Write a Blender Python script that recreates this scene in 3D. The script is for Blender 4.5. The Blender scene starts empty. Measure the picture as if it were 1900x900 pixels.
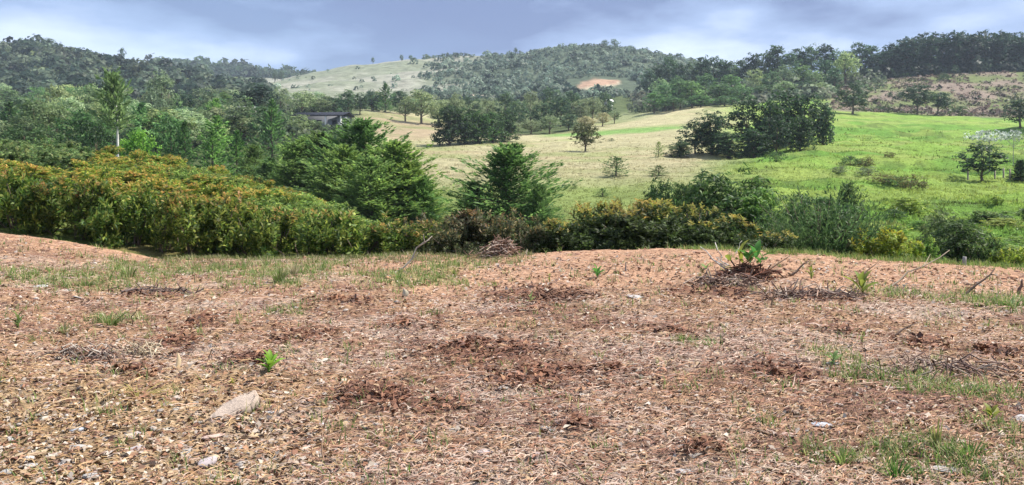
import bpy, math, random
import numpy as np
from mathutils import Vector

sc = bpy.context.scene
COL = sc.collection
R = math.radians

# ------------------------------------------------------------------ camera
F = 1463.0            # focal length in pixels of a 1900 wide picture
HZ = 300.0            # row of the horizon in a 900 high picture
cam_d = bpy.data.cameras.new('camera')
cam_d.sensor_width = 36.0
cam_d.lens = 36.0 * F / 1900.0
cam_d.shift_y = -(450.0 - HZ) / 1900.0
cam_d.clip_start = 0.05
cam_d.clip_end = 20000
cam = bpy.data.objects.new('camera', cam_d)
cam.location = (0, 0, 0)
cam.rotation_euler = (R(90), 0, 0)
COL.objects.link(cam)
sc.camera = cam

# ------------------------------------------------------------------ light
SUN_AZ, SUN_EL = R(74), R(56)        # azimuth clockwise from the view direction
sun_dir = Vector((math.sin(SUN_AZ) * math.cos(SUN_EL), math.cos(SUN_AZ) * math.cos(SUN_EL), math.sin(SUN_EL)))
sun_d = bpy.data.lights.new('sun', 'SUN')
sun_d.energy = 5.0
sun_d.angle = R(0.6)
sun_d.color = (1.0, 0.94, 0.85)
sun = bpy.data.objects.new('sun', sun_d)
sun.rotation_euler = (-sun_dir).to_track_quat('-Z', 'Y').to_euler()
COL.objects.link(sun)

SKY_S, SKY_O = 2.2, (0.3, 3.3, 2.6)
w = bpy.data.worlds.new('World')
sc.world = w
w.use_nodes = True
nt = w.node_tree
nt.nodes.clear()
N, L = nt.nodes.new, nt.links.new
out = N('ShaderNodeOutputWorld')
bg = N('ShaderNodeBackground')
bg.inputs['Strength'].default_value = 0.1
sky = N('ShaderNodeTexSky')
sky.sky_type = 'NISHITA'
sky.sun_disc = False
sky.sun_elevation = SUN_EL
sky.sun_rotation = SUN_AZ
sky.altitude = 2000
tc = N('ShaderNodeTexCoord')
mp = N('ShaderNodeMapping')
mp.inputs['Scale'].default_value = (1.0, 1.0, 3.2)
mp.inputs['Location'].default_value = SKY_O
L(tc.outputs['Generated'], mp.inputs['Vector'])
n1 = N('ShaderNodeTexNoise')
n1.inputs['Scale'].default_value = SKY_S
n1.inputs['Detail'].default_value = 7
n1.inputs['Roughness'].default_value = 0.5
n1.inputs['Distortion'].default_value = 0.0
L(mp.outputs['Vector'], n1.inputs['Vector'])
cr = N('ShaderNodeValToRGB')           # cloud brightness
els = cr.color_ramp.elements
els[0].position = 0.40; els[0].color = (1.35, 1.85, 3.3, 1)
els[1].position = 0.57; els[1].color = (5.3, 6.1, 7.5, 1)
e = els.new(0.485); e.color = (2.6, 3.45, 5.3, 1)
L(n1.outputs['Fac'], cr.inputs['Fac'])
n2 = N('ShaderNodeTexNoise')
n2.inputs['Scale'].default_value = 1.3
n2.inputs['Detail'].default_value = 4
mp2 = N('ShaderNodeMapping')
mp2.inputs['Scale'].default_value = (1.0, 1.0, 3.0)
mp2.inputs['Location'].default_value = (9.1, 4.0, 2.0)
L(tc.outputs['Generated'], mp2.inputs['Vector'])
L(mp2.outputs['Vector'], n2.inputs['Vector'])
cov = N('ShaderNodeMapRange')
cov.inputs['From Min'].default_value = 0.32
cov.inputs['From Max'].default_value = 0.52
cov.inputs['To Min'].default_value = 0.55
cov.inputs['To Max'].default_value = 0.97
L(n2.outputs['Fac'], cov.inputs['Value'])
mx = N('ShaderNodeMixRGB')
L(cov.outputs['Result'], mx.inputs['Fac'])
L(sky.outputs['Color'], mx.inputs['Color1'])
L(cr.outputs['Color'], mx.inputs['Color2'])
L(mx.outputs['Color'], bg.inputs['Color'])
L(bg.outputs['Background'], out.inputs['Surface'])

sc.view_settings.view_transform = 'Standard'
sc.view_settings.look = 'None'
sc.view_settings.exposure = 0.82
sc.view_settings.gamma = 1.0
sc.render.engine = 'CYCLES'
sc.cycles.use_denoising = True
sc.cycles.max_bounces = 6
sc.cycles.diffuse_bounces = 3
sc.cycles.transmission_bounces = 3
sc.cycles.volume_bounces = 0
sc.cycles.transparent_max_bounces = 4

# ------------------------------------------------------------------ noise
def _hash(ix, iy, s):
    h = (ix.astype(np.int64) * 374761393 + iy.astype(np.int64) * 668265263 + s * 974634777) & 0xffffffff
    h = ((h ^ (h >> 13)) * 1274126177) & 0xffffffff
    h = h ^ (h >> 16)
    return (h & 0xffffff) / float(0xffffff)

def vnoise(x, y, s=0):
    x = np.asarray(x, float); y = np.asarray(y, float)
    ix, iy = np.floor(x), np.floor(y)
    fx, fy = x - ix, y - iy
    fx = fx * fx * (3 - 2 * fx); fy = fy * fy * (3 - 2 * fy)
    a, b = _hash(ix, iy, s), _hash(ix + 1, iy, s)
    c, d = _hash(ix, iy + 1, s), _hash(ix + 1, iy + 1, s)
    return (a * (1 - fx) + b * fx) * (1 - fy) + (c * (1 - fx) + d * fx) * fy

def fbm(x, y, o=4, s=0):
    v, a, t = 0, 1, 0
    for k in range(o):
        v = v + a * vnoise(np.asarray(x) * 2 ** k + 17.3 * k, np.asarray(y) * 2 ** k - 9.1 * k, s + k)
        t += a; a *= 0.5
    return v / t

def sstep(a, b, x):
    t = np.clip((np.asarray(x, float) - a) / (b - a), 0, 1)
    return t * t * (3 - 2 * t)

# ------------------------------------------------------------------ terrain heights
PX = np.array([-500, 0, 80, 150, 300, 450, 500, 600, 680, 760, 900, 1000, 1080, 1150, 1200, 1300, 1400, 1500, 1650, 1800, 1900, 2400], float)
EDGE = np.interp(PX, [-500, 0, 100, 200, 330, 450, 600, 760, 900, 1000, 1100, 1250, 1400, 1500, 1600, 1700, 1800, 1900, 2400],
                 [405, 429, 445, 462, 484, 479, 477, 474, 477, 470, 462, 460, 464, 469, 477, 485, 491, 497, 510])
zr = lambda xs, zs: np.interp(PX, xs, zs)
yr = lambda Y, xs, ys: Y * (HZ - np.interp(PX, xs, ys)) / F
ZE = 14 * (HZ - EDGE) / F
rows = [
    (0.3, np.full_like(PX, -1.6)), (5, np.full_like(PX, -1.6)), (9, np.full_like(PX, -1.6) + 0.25 * (ZE + 1.6)),
    (11.5, -1.6 + 0.6 * (ZE + 1.6)), (13.2, -1.6 + 0.95 * (ZE + 1.6)), (14, ZE), (14.7, ZE - 0.12),
    (18, zr([0, 150, 300, 450, 600, 760, 1050, 1200, 1350, 1500, 1650, 1800, 1900], [-0.95, -1.1, -1.4, -1.65, -1.85, -2.3, -2.5, -2.3, -2.4, -2.6, -2.8, -3.0, -3.0])),
    (26, zr([0, 150, 300, 450, 600, 760, 1050, 1200, 1500, 1900], [-0.25, -0.45, -0.9, -1.45, -1.95, -2.9, -3.4, -3.4, -3.5, -3.4])),
    (36, zr([0, 150, 300, 450, 600, 760, 1050, 1500, 1650, 1900], [0.5, 0.32, -0.2, -1.25, -2.5, -3.5, -3.5, -3.5, -3.3, -3.2])),
    (50, zr([0, 300, 450, 600, 760, 1200, 1350, 1500, 1650, 1900], [-2.4, -2.6, -3.1, -3.2, -3.4, -3.3, -3.2, -3.0, -2.8, -2.6])),
    (75, zr([0, 450, 600, 760, 900, 1050, 1200, 1500, 1650, 1900], [-2, -2, -2.2, -2.5, -2.5, -2.2, -2.0, -1.8, -1.6, -1.5])),
    (110, yr(110, [0, 450, 600, 760, 900, 1050, 1200, 1350, 1500, 1650, 1900], [290, 290, 292, 305, 302, 302, 298, 295, 288, 290, 292])),
    (150, yr(150, [0, 450, 600, 760, 900, 1050, 1200, 1350, 1500, 1900], [257, 257, 260, 274, 272, 276, 270, 262, 256, 262])),
    (200, yr(200, [0, 450, 600, 680, 760, 900, 1050, 1200, 1350, 1500, 1900], [228, 230, 236, 232, 241, 252, 246, 236, 226, 222, 232])),
    (260, yr(260, [0, 450, 600, 680, 760, 900, 1050, 1200, 1300, 1400, 1500, 1650, 1900], [198, 205, 212, 203, 218, 232, 234, 214, 198, 197, 195, 205, 215])),
    (300, yr(300, [0, 450, 600, 760, 900, 1080, 1200, 1300, 1400, 1500, 1650, 1900], [182, 195, 200, 200, 212, 212, 205, 195, 184, 172, 165, 160])),
    (350, yr(350, [0, 150, 300, 450, 600, 760, 900, 1080, 1200, 1350, 1500, 1650, 1800, 1900], [165, 168, 178, 188, 190, 186, 190, 186, 184, 172, 155, 140, 128, 124])),
    (430, yr(430, [0, 80, 150, 300, 450, 600, 900, 1080, 1200, 1350, 1500, 1650, 1800, 1900], [128, 120, 126, 150, 172, 170, 168, 164, 160, 152, 150, 148, 140, 136])),
    (520, yr(520, [-500, 0, 80, 150, 300, 360, 450, 500, 600, 760, 1080, 1200, 1350, 1900], [70, 90, 83, 93, 126, 142, 162, 164, 152, 148, 128, 134, 140, 150])),
    (650, yr(650, [0, 300, 400, 450, 500, 600, 680, 760, 900, 1000, 1080, 1150, 1200, 1250, 1300, 1500, 1900], [140, 150, 160, 160, 150, 127, 113, 110, 105, 87, 80, 82, 92, 110, 122, 140, 150])),
    (800, yr(800, [0, 300, 450, 600, 1000, 1300, 1900], [150, 150, 162, 145, 120, 140, 160])),
    (1000, yr(1000, [-500, 0, 300, 320, 400, 450, 500, 560, 700, 1900], [150, 140, 119, 120, 127, 132, 139, 155, 170, 175])),
    (1300, yr(1300, [0, 1900], [190, 190])),
    (3000, yr(3000, [0, 1900], [262, 262])),
]
LY = np.linspace(math.log(0.3), math.log(3000), 620)
PXD = np.arange(-500, 2401, 20.0)
_t = np.array([np.interp(PXD, PX, z) for _, z in rows])
_ly = np.log([y for y, _ in rows])
HT = np.array([np.interp(LY, _ly, _t[:, j]) for j in range(len(PXD))]).T
def _blur(a, k, axis):
    ker = np.exp(-0.5 * (np.arange(-3 * k, 3 * k + 1) / k) ** 2); ker /= ker.sum()
    pad = [(0, 0), (0, 0)]; pad[axis] = (3 * k, 3 * k)
    p = np.pad(a, pad, mode='edge')
    return np.apply_along_axis(lambda v: np.convolve(v, ker, mode='valid'), axis, p)
far_w = sstep(math.log(16), math.log(24), LY)[:, None]
HT = _blur(HT, 1, 0) * (1 - far_w) + _blur(_blur(HT, 2, 0), 1, 1) * far_w
AZM = math.atan(1450 / F)

def px_depth(x, y):
    az = np.arctan2(x, y); azc = np.clip(az, -AZM, AZM)
    r = np.hypot(x, y)
    return 950 + F * np.tan(azc), np.maximum(r * np.cos(azc), 0.31)

def ground_z(x, y):
    x = np.asarray(x, float); y = np.asarray(y, float)
    px, Y = px_depth(x, y)
    fi = np.clip((np.log(Y) - LY[0]) / (LY[1] - LY[0]), 0, len(LY) - 1.001)
    fj = np.clip((px + 500) / 20.0, 0, len(PXD) - 1.001)
    i, j = fi.astype(int), fj.astype(int); a, b = fi - i, fj - j
    z = (HT[i, j] * (1 - a) + HT[i + 1, j] * a) * (1 - b) + (HT[i, j + 1] * (1 - a) + HT[i + 1, j + 1] * a) * b
    zm = 0.5 * (HT[i, 0] + HT[i, -1])
    back = sstep(R(55), R(110), np.abs(np.arctan2(x, y)))
    z = z * (1 - back) + zm * back
    # natural unevenness
    near = 1 - sstep(12, 20, Y)
    z = z + near * ((fbm(x * 1.1, y * 1.1, 3, 3) - 0.5) * 0.10 + (fbm(x * 6, y * 6, 3, 5) - 0.5) * 0.045 * (1 - sstep(11, 14, Y) * 0.6)
                    + (fbm(x * 22, y * 22, 2, 8) - 0.5) * 0.02)
    mid = sstep(16, 40, Y) * (1 - sstep(250, 400, Y))
    z = z + mid * ((fbm(x / 9, y / 9, 4, 11) - 0.5) * 0.9)
    hum = sstep(17, 24, Y) * (1 - sstep(190, 230, Y)) * sstep(1250, 1450, px)
    z = z + hum * ((fbm(x / 3.2, y / 2.6, 3, 12) - 0.5) * 0.75 + (fbm(x / 7, y / 2.2, 2, 14) - 0.5) * 0.9 + (fbm(x / 22, y / 4.0, 2, 16) - 0.5) * 1.6 * sstep(30, 55, Y))
    far = sstep(300, 480, Y)
    z = z + far * (fbm(x / 38, y / 38, 4, 13) - 0.5) * 9
    return z

def proj(x, y, z):
    return 950 + F * x / y, HZ - F * z / y

def at_Y(px, Y):
    x = (px - 950) / F * Y
    return np.array([x, Y, float(ground_z(x, Y))])

def hit(px, py, y0=2.0, y1=1500.0):
    """the ground point that shows at a pixel, searched outward from depth y0"""
    Ys = np.exp(np.linspace(math.log(y0), math.log(y1), 1500))
    xs = (px - 950) / F * Ys
    zs = ground_z(xs, Ys)
    pys = HZ - F * zs / Ys
    k = int(np.argmax(pys <= py)) if (pys <= py).any() else len(Ys) - 1
    return np.array([xs[k], Ys[k], zs[k]])

# ------------------------------------------------------------------ mesh helper
def mk(name, V, Q=None, T=None, col=None, mats=(), qm=None, tm=None, smooth=False):
    me = bpy.data.meshes.new(name)
    V = np.asarray(V, np.float32)
    Q = np.zeros((0, 4), np.int32) if Q is None else np.asarray(Q, np.int32).reshape(-1, 4)
    T = np.zeros((0, 3), np.int32) if T is None else np.asarray(T, np.int32).reshape(-1, 3)
    me.vertices.add(len(V)); me.vertices.foreach_set('co', V.ravel())
    loops = np.concatenate([Q.ravel(), T.ravel()])
    me.loops.add(len(loops)); me.loops.foreach_set('vertex_index', loops)
    me.polygons.add(len(Q) + len(T))
    st = np.concatenate([np.arange(len(Q)) * 4, len(Q) * 4 + np.arange(len(T)) * 3]).astype(np.int32)
    me.polygons.foreach_set('loop_start', st)
    for m in mats: me.materials.append(m)
    if qm is not None or tm is not None:
        mi = np.concatenate([np.zeros(len(Q), np.int32) if qm is None else qm, np.zeros(len(T), np.int32) if tm is None else tm]).astype(np.int32)
        me.polygons.foreach_set('material_index', mi)
    if smooth:
        me.polygons.foreach_set('use_smooth', np.ones(len(Q) + len(T), bool))
    me.update(calc_edges=True)
    if col is not None:
        c = np.ones((len(V), 4), np.float32); c[:, :3] = np.asarray(col, np.float32)[:, :3]
        a = me.color_attributes.new('Col', 'FLOAT_COLOR', 'POINT')
        a.data.foreach_set('color', c.ravel())
    return me

class Geo:
    """collects vertices, quads, triangles, colours and material slots"""
    def __init__(s): s.V, s.Q, s.T, s.C, s.qm, s.tm, s.n = [], [], [], [], [], [], 0
    def add(s, V, Q=None, T=None, col=(1, 1, 1), m=0):
        V = np.asarray(V, float).reshape(-1, 3)
        s.V.append(V)
        c = np.asarray(col, float)
        s.C.append(np.tile(c, (len(V), 1)) if c.ndim == 1 else c)
        if Q is not None:
            Q = np.asarray(Q, int).reshape(-1, 4) + s.n; s.Q.append(Q); s.qm.append(np.full(len(Q), m))
        if T is not None:
            T = np.asarray(T, int).reshape(-1, 3) + s.n; s.T.append(T); s.tm.append(np.full(len(T), m))
        s.n += len(V)
    def mesh(s, name, mats, smooth=False):
        cat = lambda l, k: np.concatenate(l) if l else np.zeros((0, k) if k else 0, int)
        return mk(name, np.concatenate(s.V), cat(s.Q, 4), cat(s.T, 3), np.concatenate(s.C), mats, cat(s.qm, 0), cat(s.tm, 0), smooth)

def unit(v):
    return v / np.maximum(np.linalg.norm(v, axis=-1, keepdims=True), 1e-9)

def leaves(g, P, D, Nn, Ln, Wd, col, fold=0.15, m=0):
    """one pointed, slightly folded leaf face per point"""
    n = len(P)
    D = unit(D); S = unit(np.cross(D, Nn)); U = np.cross(S, D)
    Ln = np.broadcast_to(np.asarray(Ln, float), (n,))[:, None]; Wd = np.broadcast_to(np.asarray(Wd, float), (n,))[:, None]
    v0 = P - D * Ln * 0.5
    v1 = P + S * Wd * 0.5 + U * Wd * fold - D * Ln * 0.08
    v2 = P + D * Ln * 0.5
    v3 = P - S * Wd * 0.5 + U * Wd * fold - D * Ln * 0.08
    V = np.stack([v0, v1, v2, v3], 1).reshape(-1, 3)
    g.add(V, np.arange(4 * n).reshape(-1, 4), None, np.repeat(col, 4, 0), m)

def tube(g, pts, rad, k=7, col=(1, 1, 1), m=0, cap=True):
    pts = np.asarray(pts, float); n = len(pts)
    rad = np.broadcast_to(np.asarray(rad, float), (n,))
    t = unit(np.gradient(pts, axis=0))
    ref = np.array([0.31, 0.87, 0.2]) if abs(t[0, 2]) > 0.7 else np.array([0.1, 0.2, 1.0])
    a = unit(np.cross(t, ref)); b = np.cross(t, a)
    th = np.arange(k) * 2 * math.pi / k
    V = (pts[:, None, :] + rad[:, None, None] * (np.cos(th)[None, :, None] * a[:, None, :] + np.sin(th)[None, :, None] * b[:, None, :])).reshape(-1, 3)
    Q = [(i * k + j, i * k + (j + 1) % k, (i + 1) * k + (j + 1) % k, (i + 1) * k + j) for i in range(n - 1) for j in range(k)]
    T = []
    if cap:
        V = np.concatenate([V, pts[-1:]], 0)
        T = [((n - 1) * k + j, (n - 1) * k + (j + 1) % k, n * k) for j in range(k)]
    g.add(V, Q, T if T else None, col, m)

def box(g, lo, hi, col=(1, 1, 1), m=0):
    x0, y0, z0 = lo; x1, y1, z1 = hi
    V = [(x0, y0, z0), (x1, y0, z0), (x1, y1, z0), (x0, y1, z0), (x0, y0, z1), (x1, y0, z1), (x1, y1, z1), (x0, y1, z1)]
    g.add(V, [(0, 3, 2, 1), (4, 5, 6, 7), (0, 1, 5, 4), (1, 2, 6, 5), (2, 3, 7, 6), (3, 0, 4, 7)], None, col, m)

# ------------------------------------------------------------------ materials
def new_mat(name):
    m = bpy.data.materials.new(name); m.use_nodes = True
    m.node_tree.nodes.clear()
    return m, m.node_tree.nodes.new, m.node_tree.links.new

def leaf_material():
    m, N, L = new_mat('leaf')
    o = N('ShaderNodeOutputMaterial'); at = N('ShaderNodeAttribute'); at.attribute_name = 'Col'
    oi = N('ShaderNodeObjectInfo')
    mul = N('ShaderNodeMixRGB'); mul.blend_type = 'MULTIPLY'; mul.inputs['Fac'].default_value = 1
    L(at.outputs['Color'], mul.inputs['Color1']); L(oi.outputs['Color'], mul.inputs['Color2'])
    hsv = N('ShaderNodeHueSaturation')
    mr = N('ShaderNodeMapRange'); mr.inputs['To Min'].default_value = 0.82; mr.inputs['To Max'].default_value = 1.2
    L(oi.outputs['Random'], mr.inputs['Value']); L(mr.outputs['Result'], hsv.inputs['Value'])
    mr2 = N('ShaderNodeMapRange'); mr2.inputs['To Min'].default_value = 0.487; mr2.inputs['To Max'].default_value = 0.513
    mth = N('ShaderNodeMath'); mth.operation = 'FRACT'
    mth0 = N('ShaderNodeMath'); mth0.operation = 'MULTIPLY'; mth0.inputs[1].default_value = 7.31
    L(oi.outputs['Random'], mth0.inputs[0]); L(mth0.outputs[0], mth.inputs[0]); L(mth.outputs[0], mr2.inputs['Value']); L(mr2.outputs['Result'], hsv.inputs['Hue'])
    L(mul.outputs['Color'], hsv.inputs['Color'])
    p = N('ShaderNodeBsdfPrincipled'); p.inputs['Roughness'].default_value = 0.55; p.inputs['Specular IOR Level'].default_value = 0.3
    L(hsv.outputs['Color'], p.inputs['Base Color'])
    tr = N('ShaderNodeBsdfTranslucent'); L(hsv.outputs['Color'], tr.inputs['Color'])
    mix = N('ShaderNodeMixShader'); mix.inputs['Fac'].default_value = 0.48
    L(p.outputs[0], mix.inputs[1]); L(tr.outputs[0], mix.inputs[2]); L(mix.outputs[0], o.inputs['Surface'])
    return m

def col_material(name, rough=0.85, noise=0.0, scale=8.0, bump=0.0, spec=0.25, stretch=(1, 1, 1)):
    m, N, L = new_mat(name)
    o = N('ShaderNodeOutputMaterial'); at = N('ShaderNodeAttribute'); at.attribute_name = 'Col'
    p = N('ShaderNodeBsdfPrincipled'); p.inputs['Roughness'].default_value = rough; p.inputs['Specular IOR Level'].default_value = spec
    src = at.outputs['Color']
    if noise or bump:
        t = N('ShaderNodeTexCoord'); mp = N('ShaderNodeMapping'); mp.inputs['Scale'].default_value = stretch
        L(t.outputs['Object'], mp.inputs['Vector'])
        n = N('ShaderNodeTexNoise'); n.inputs['Scale'].default_value = scale; n.inputs['Detail'].default_value = 5; n.inputs['Roughness'].default_value = 0.65
        L(mp.outputs['Vector'], n.inputs['Vector'])
    if noise:
        mr = N('ShaderNodeMapRange'); mr.inputs['From Min'].default_value = 0.25; mr.inputs['From Max'].default_value = 0.75
        mr.inputs['To Min'].default_value = 1 - noise; mr.inputs['To Max'].default_value = 1 + noise
        L(n.outputs['Fac'], mr.inputs['Value'])
        mul = N('ShaderNodeVectorMath'); mul.operation = 'MULTIPLY'
        L(src, mul.inputs[0]); L(mr.outputs['Result'], mul.inputs[1]); src = mul.outputs[0]
    if bump:
        b = N('ShaderNodeBump'); b.inputs['Strength'].default_value = bump; b.inputs['Distance'].default_value = 0.02
        L(n.outputs['Fac'], b.inputs['Height']); L(b.outputs['Normal'], p.inputs['Normal'])
    L(src, p.inputs['Base Color']); L(p.outputs[0], o.inputs['Surface'])
    return m

def terrain_material():
    m, N, L = new_mat('terrain')
    o = N('ShaderNodeOutputMaterial'); at = N('ShaderNodeAttribute'); at.attribute_name = 'Col'
    at2 = N('ShaderNodeAttribute'); at2.attribute_name = 'Mix'      # r: bare plot, g: meadow, b: rough far hillside
    sep = N('ShaderNodeSeparateColor'); L(at2.outputs['Color'], sep.inputs[0])
    g = N('ShaderNodeNewGeometry')
    def noise(scale, detail=4, rough=0.6, zs=1.0):
        mp = N('ShaderNodeMapping'); mp.inputs['Scale'].default_value = (1, 1, zs); L(g.outputs['Position'], mp.inputs['Vector'])
        n = N('ShaderNodeTexNoise'); n.inputs['Scale'].default_value = scale; n.inputs['Detail'].default_value = detail; n.inputs['Roughness'].default_value = rough
        L(mp.outputs['Vector'], n.inputs['Vector']); return n.outputs['Fac']
    def rng(v, a, b, lo, hi):
        mr = N('ShaderNodeMapRange'); mr.inputs['From Min'].default_value = a; mr.inputs['From Max'].default_value = b
        mr.inputs['To Min'].default_value = lo; mr.inputs['To Max'].default_value = hi; L(v, mr.inputs['Value']); return mr.outputs['Result']
    def mult(c, f):
        mu = N('ShaderNodeVectorMath'); mu.operation = 'MULTIPLY'; L(c, mu.inputs[0]); L(f, mu.inputs[1]); return mu.outputs[0]
    def mixc(fac, a, b):
        mi = N('ShaderNodeMixRGB'); L(fac, mi.inputs['Fac']); L(a, mi.inputs['Color1']); L(b, mi.inputs['Color2']); return mi.outputs[0]
    base = at.outputs['Color']
    # bare plot: chips, crumbs and dry fibre
    vo = N('ShaderNodeTexVoronoi'); vo.inputs['Scale'].default_value = 34; L(g.outputs['Position'], vo.inputs['Vector'])
    cs = N('ShaderNodeSeparateColor'); L(vo.outputs['Color'], cs.inputs[0])
    f1 = rng(cs.outputs[0], 0, 1, 0.7, 1.3)
    f2 = rng(noise(9, 5, 0.7), 0.3, 0.7, 0.6, 1.4)
    f3 = rng(noise(120, 3, 0.7), 0.3, 0.7, 0.65, 1.35)
    plot = mult(mult(mult(base, f1), f2), f3)
    # meadow
    m1 = rng(noise(3.2, 5, 0.75), 0.3, 0.7, 0.62, 1.38)
    m2 = rng(noise(0.28, 5, 0.65), 0.3, 0.7, 0.75, 1.25)
    mead = mult(mult(base, m1), m2)
    # far hillside
    h1 = rng(noise(0.16, 6, 0.75), 0.3, 0.7, 0.55, 1.45)
    hill = mult(base, h1)
    c = mixc(sep.outputs[1], plot, mead)
    c = mixc(sep.outputs[2], c, hill)
    p = N('ShaderNodeBsdfPrincipled'); p.inputs['Roughness'].default_value = 0.95; p.inputs['Specular IOR Level'].default_value = 0.1
    L(c, p.inputs['Base Color'])
    b = N('ShaderNodeBump'); b.inputs['Strength'].default_value = 0.8; b.inputs['Distance'].default_value = 0.03
    hb = N('ShaderNodeMath'); hb.operation = 'ADD'; L(noise(45, 5, 0.75), hb.inputs[0]); L(cs.outputs[1], hb.inputs[1])
    L(hb.outputs[0], b.inputs['Height'])
    b2 = N('ShaderNodeBump'); b2.inputs['Distance'].default_value = 0.35
    L(sep.outputs[1], b2.inputs['Strength'])
    L(noise(2.6, 5, 0.75), b2.inputs['Height']); L(b.outputs['Normal'], b2.inputs['Normal'])
    L(b2.outputs['Normal'], p.inputs['Normal'])
    L(p.outputs[0], o.inputs['Surface'])
    return m

M_LEAF = leaf_material()
M_BARK = col_material('bark', 0.9, 0.35, 9, 0.6, 0.15, (1, 1, 0.25))
M_LITTER = col_material('dry_litter', 0.8, 0.0, 8, 0, 0.2)
M_STONE = col_material('stone', 0.85, 0.3, 22, 0.5, 0.25)
M_TERR = terrain_material()
M_WALL = col_material('wall_paint', 0.9, 0.12, 1.5, 0.2, 0.2)
M_ROOF = col_material('roof_sheet', 0.95, 0.2, 3, 0.2, 0.05)

# ------------------------------------------------------------------ scene tree helpers
def link(o, parent=None):
    COL.objects.link(o)
    if parent is not None: o.parent = parent
    return o

def tag(o, label=None, cat=None, group=None, kind=None):
    for k, v in (('label', label), ('category', cat), ('group', group), ('kind', kind)):
        if v: o[k] = v
    return o

def part(name, me, parent, kind=None):
    o = link(bpy.data.objects.new(name, me), parent)
    if kind: o['kind'] = kind
    return o

def root(name, loc=(0, 0, 0), rz=0.0, sc_=(1, 1, 1)):
    o = bpy.data.objects.new(name, None)
    o.empty_display_size = 0.2
    o.location = loc; o.rotation_euler = (0, 0, rz); o.scale = sc_
    return link(o)

class Kind:
    """a kind of plant: variants of part meshes, placed as individuals"""
    def __init__(s, name, cat, variants, h, w_):
        s.name, s.cat, s.v, s.dim = name, cat, variants, []
        for v in variants:                       # the real size of each variant
            me = (v.get('crown') or v.get('foliage')) if isinstance(v, dict) else v
            c = np.zeros(len(me.vertices) * 3, np.float32); me.vertices.foreach_get('co', c); c = c.reshape(-1, 3)
            s.dim.append((2 * np.percentile(np.hypot(c[:, 0], c[:, 1]), 96), np.percentile(c[:, 2], 99.7)))
    def put(s, loc, height, width, rz, label, group=None, tint=(1, 1, 1), k=0, lean=0.0, name=None):
        v = s.v[k % len(s.v)]
        if loc[1] > 58: tint = tuple(np.array(tint) * np.array([1.3, 1.25, 1.15]))     # far plants get a brighter tint, lifting the woods' dark mid-tones
        sx, sz = width / s.dim[k % len(s.v)][0], height / s.dim[k % len(s.v)][1]
        if isinstance(v, dict):
            r = root(name or s.name, loc, rz, (sx, sx, sz)); r.rotation_euler = (0, lean, rz)
            for pn, me in v.items():
                c = part(pn, me, r); c.color = (*tint, 1)
        else:
            r = link(bpy.data.objects.new(name or s.name, v))
            r.location = loc; r.rotation_euler = (0, lean, rz); r.scale = (sx, sx, sz); r.color = (*tint, 1)
        return tag(r, label, s.cat, group)

ORD = ['first', 'second', 'third', 'fourth', 'fifth', 'sixth', 'seventh', 'eighth', 'ninth', 'tenth', 'eleventh', 'twelfth', 'thirteenth', 'fourteenth',
       'fifteenth', 'sixteenth', 'seventeenth', 'eighteenth', 'nineteenth', 'twentieth', 'twenty-first', 'twenty-second', 'twenty-third', 'twenty-fourth',
       'twenty-fifth', 'twenty-sixth', 'twenty-seventh', 'twenty-eighth', 'twenty-ninth', 'thirtieth', 'thirty-first', 'thirty-second', 'thirty-third',
       'thirty-fourth', 'thirty-fifth', 'thirty-sixth', 'thirty-seventh', 'thirty-eighth', 'thirty-ninth', 'fortieth']

# ------------------------------------------------------------------ plant builders (base at the origin)
def pick(rng, pal, n, jit=0.18):
    pal = np.asarray(pal, float)
    c = pal[rng.integers(0, len(pal), n)]
    return np.clip(c * (1 + rng.normal(0, jit, (n, 1))), 0.004, 0.95)

def rdir(rng, n):
    return unit(rng.normal(size=(n, 3)))

BARK = (0.13, 0.10, 0.075)

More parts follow.
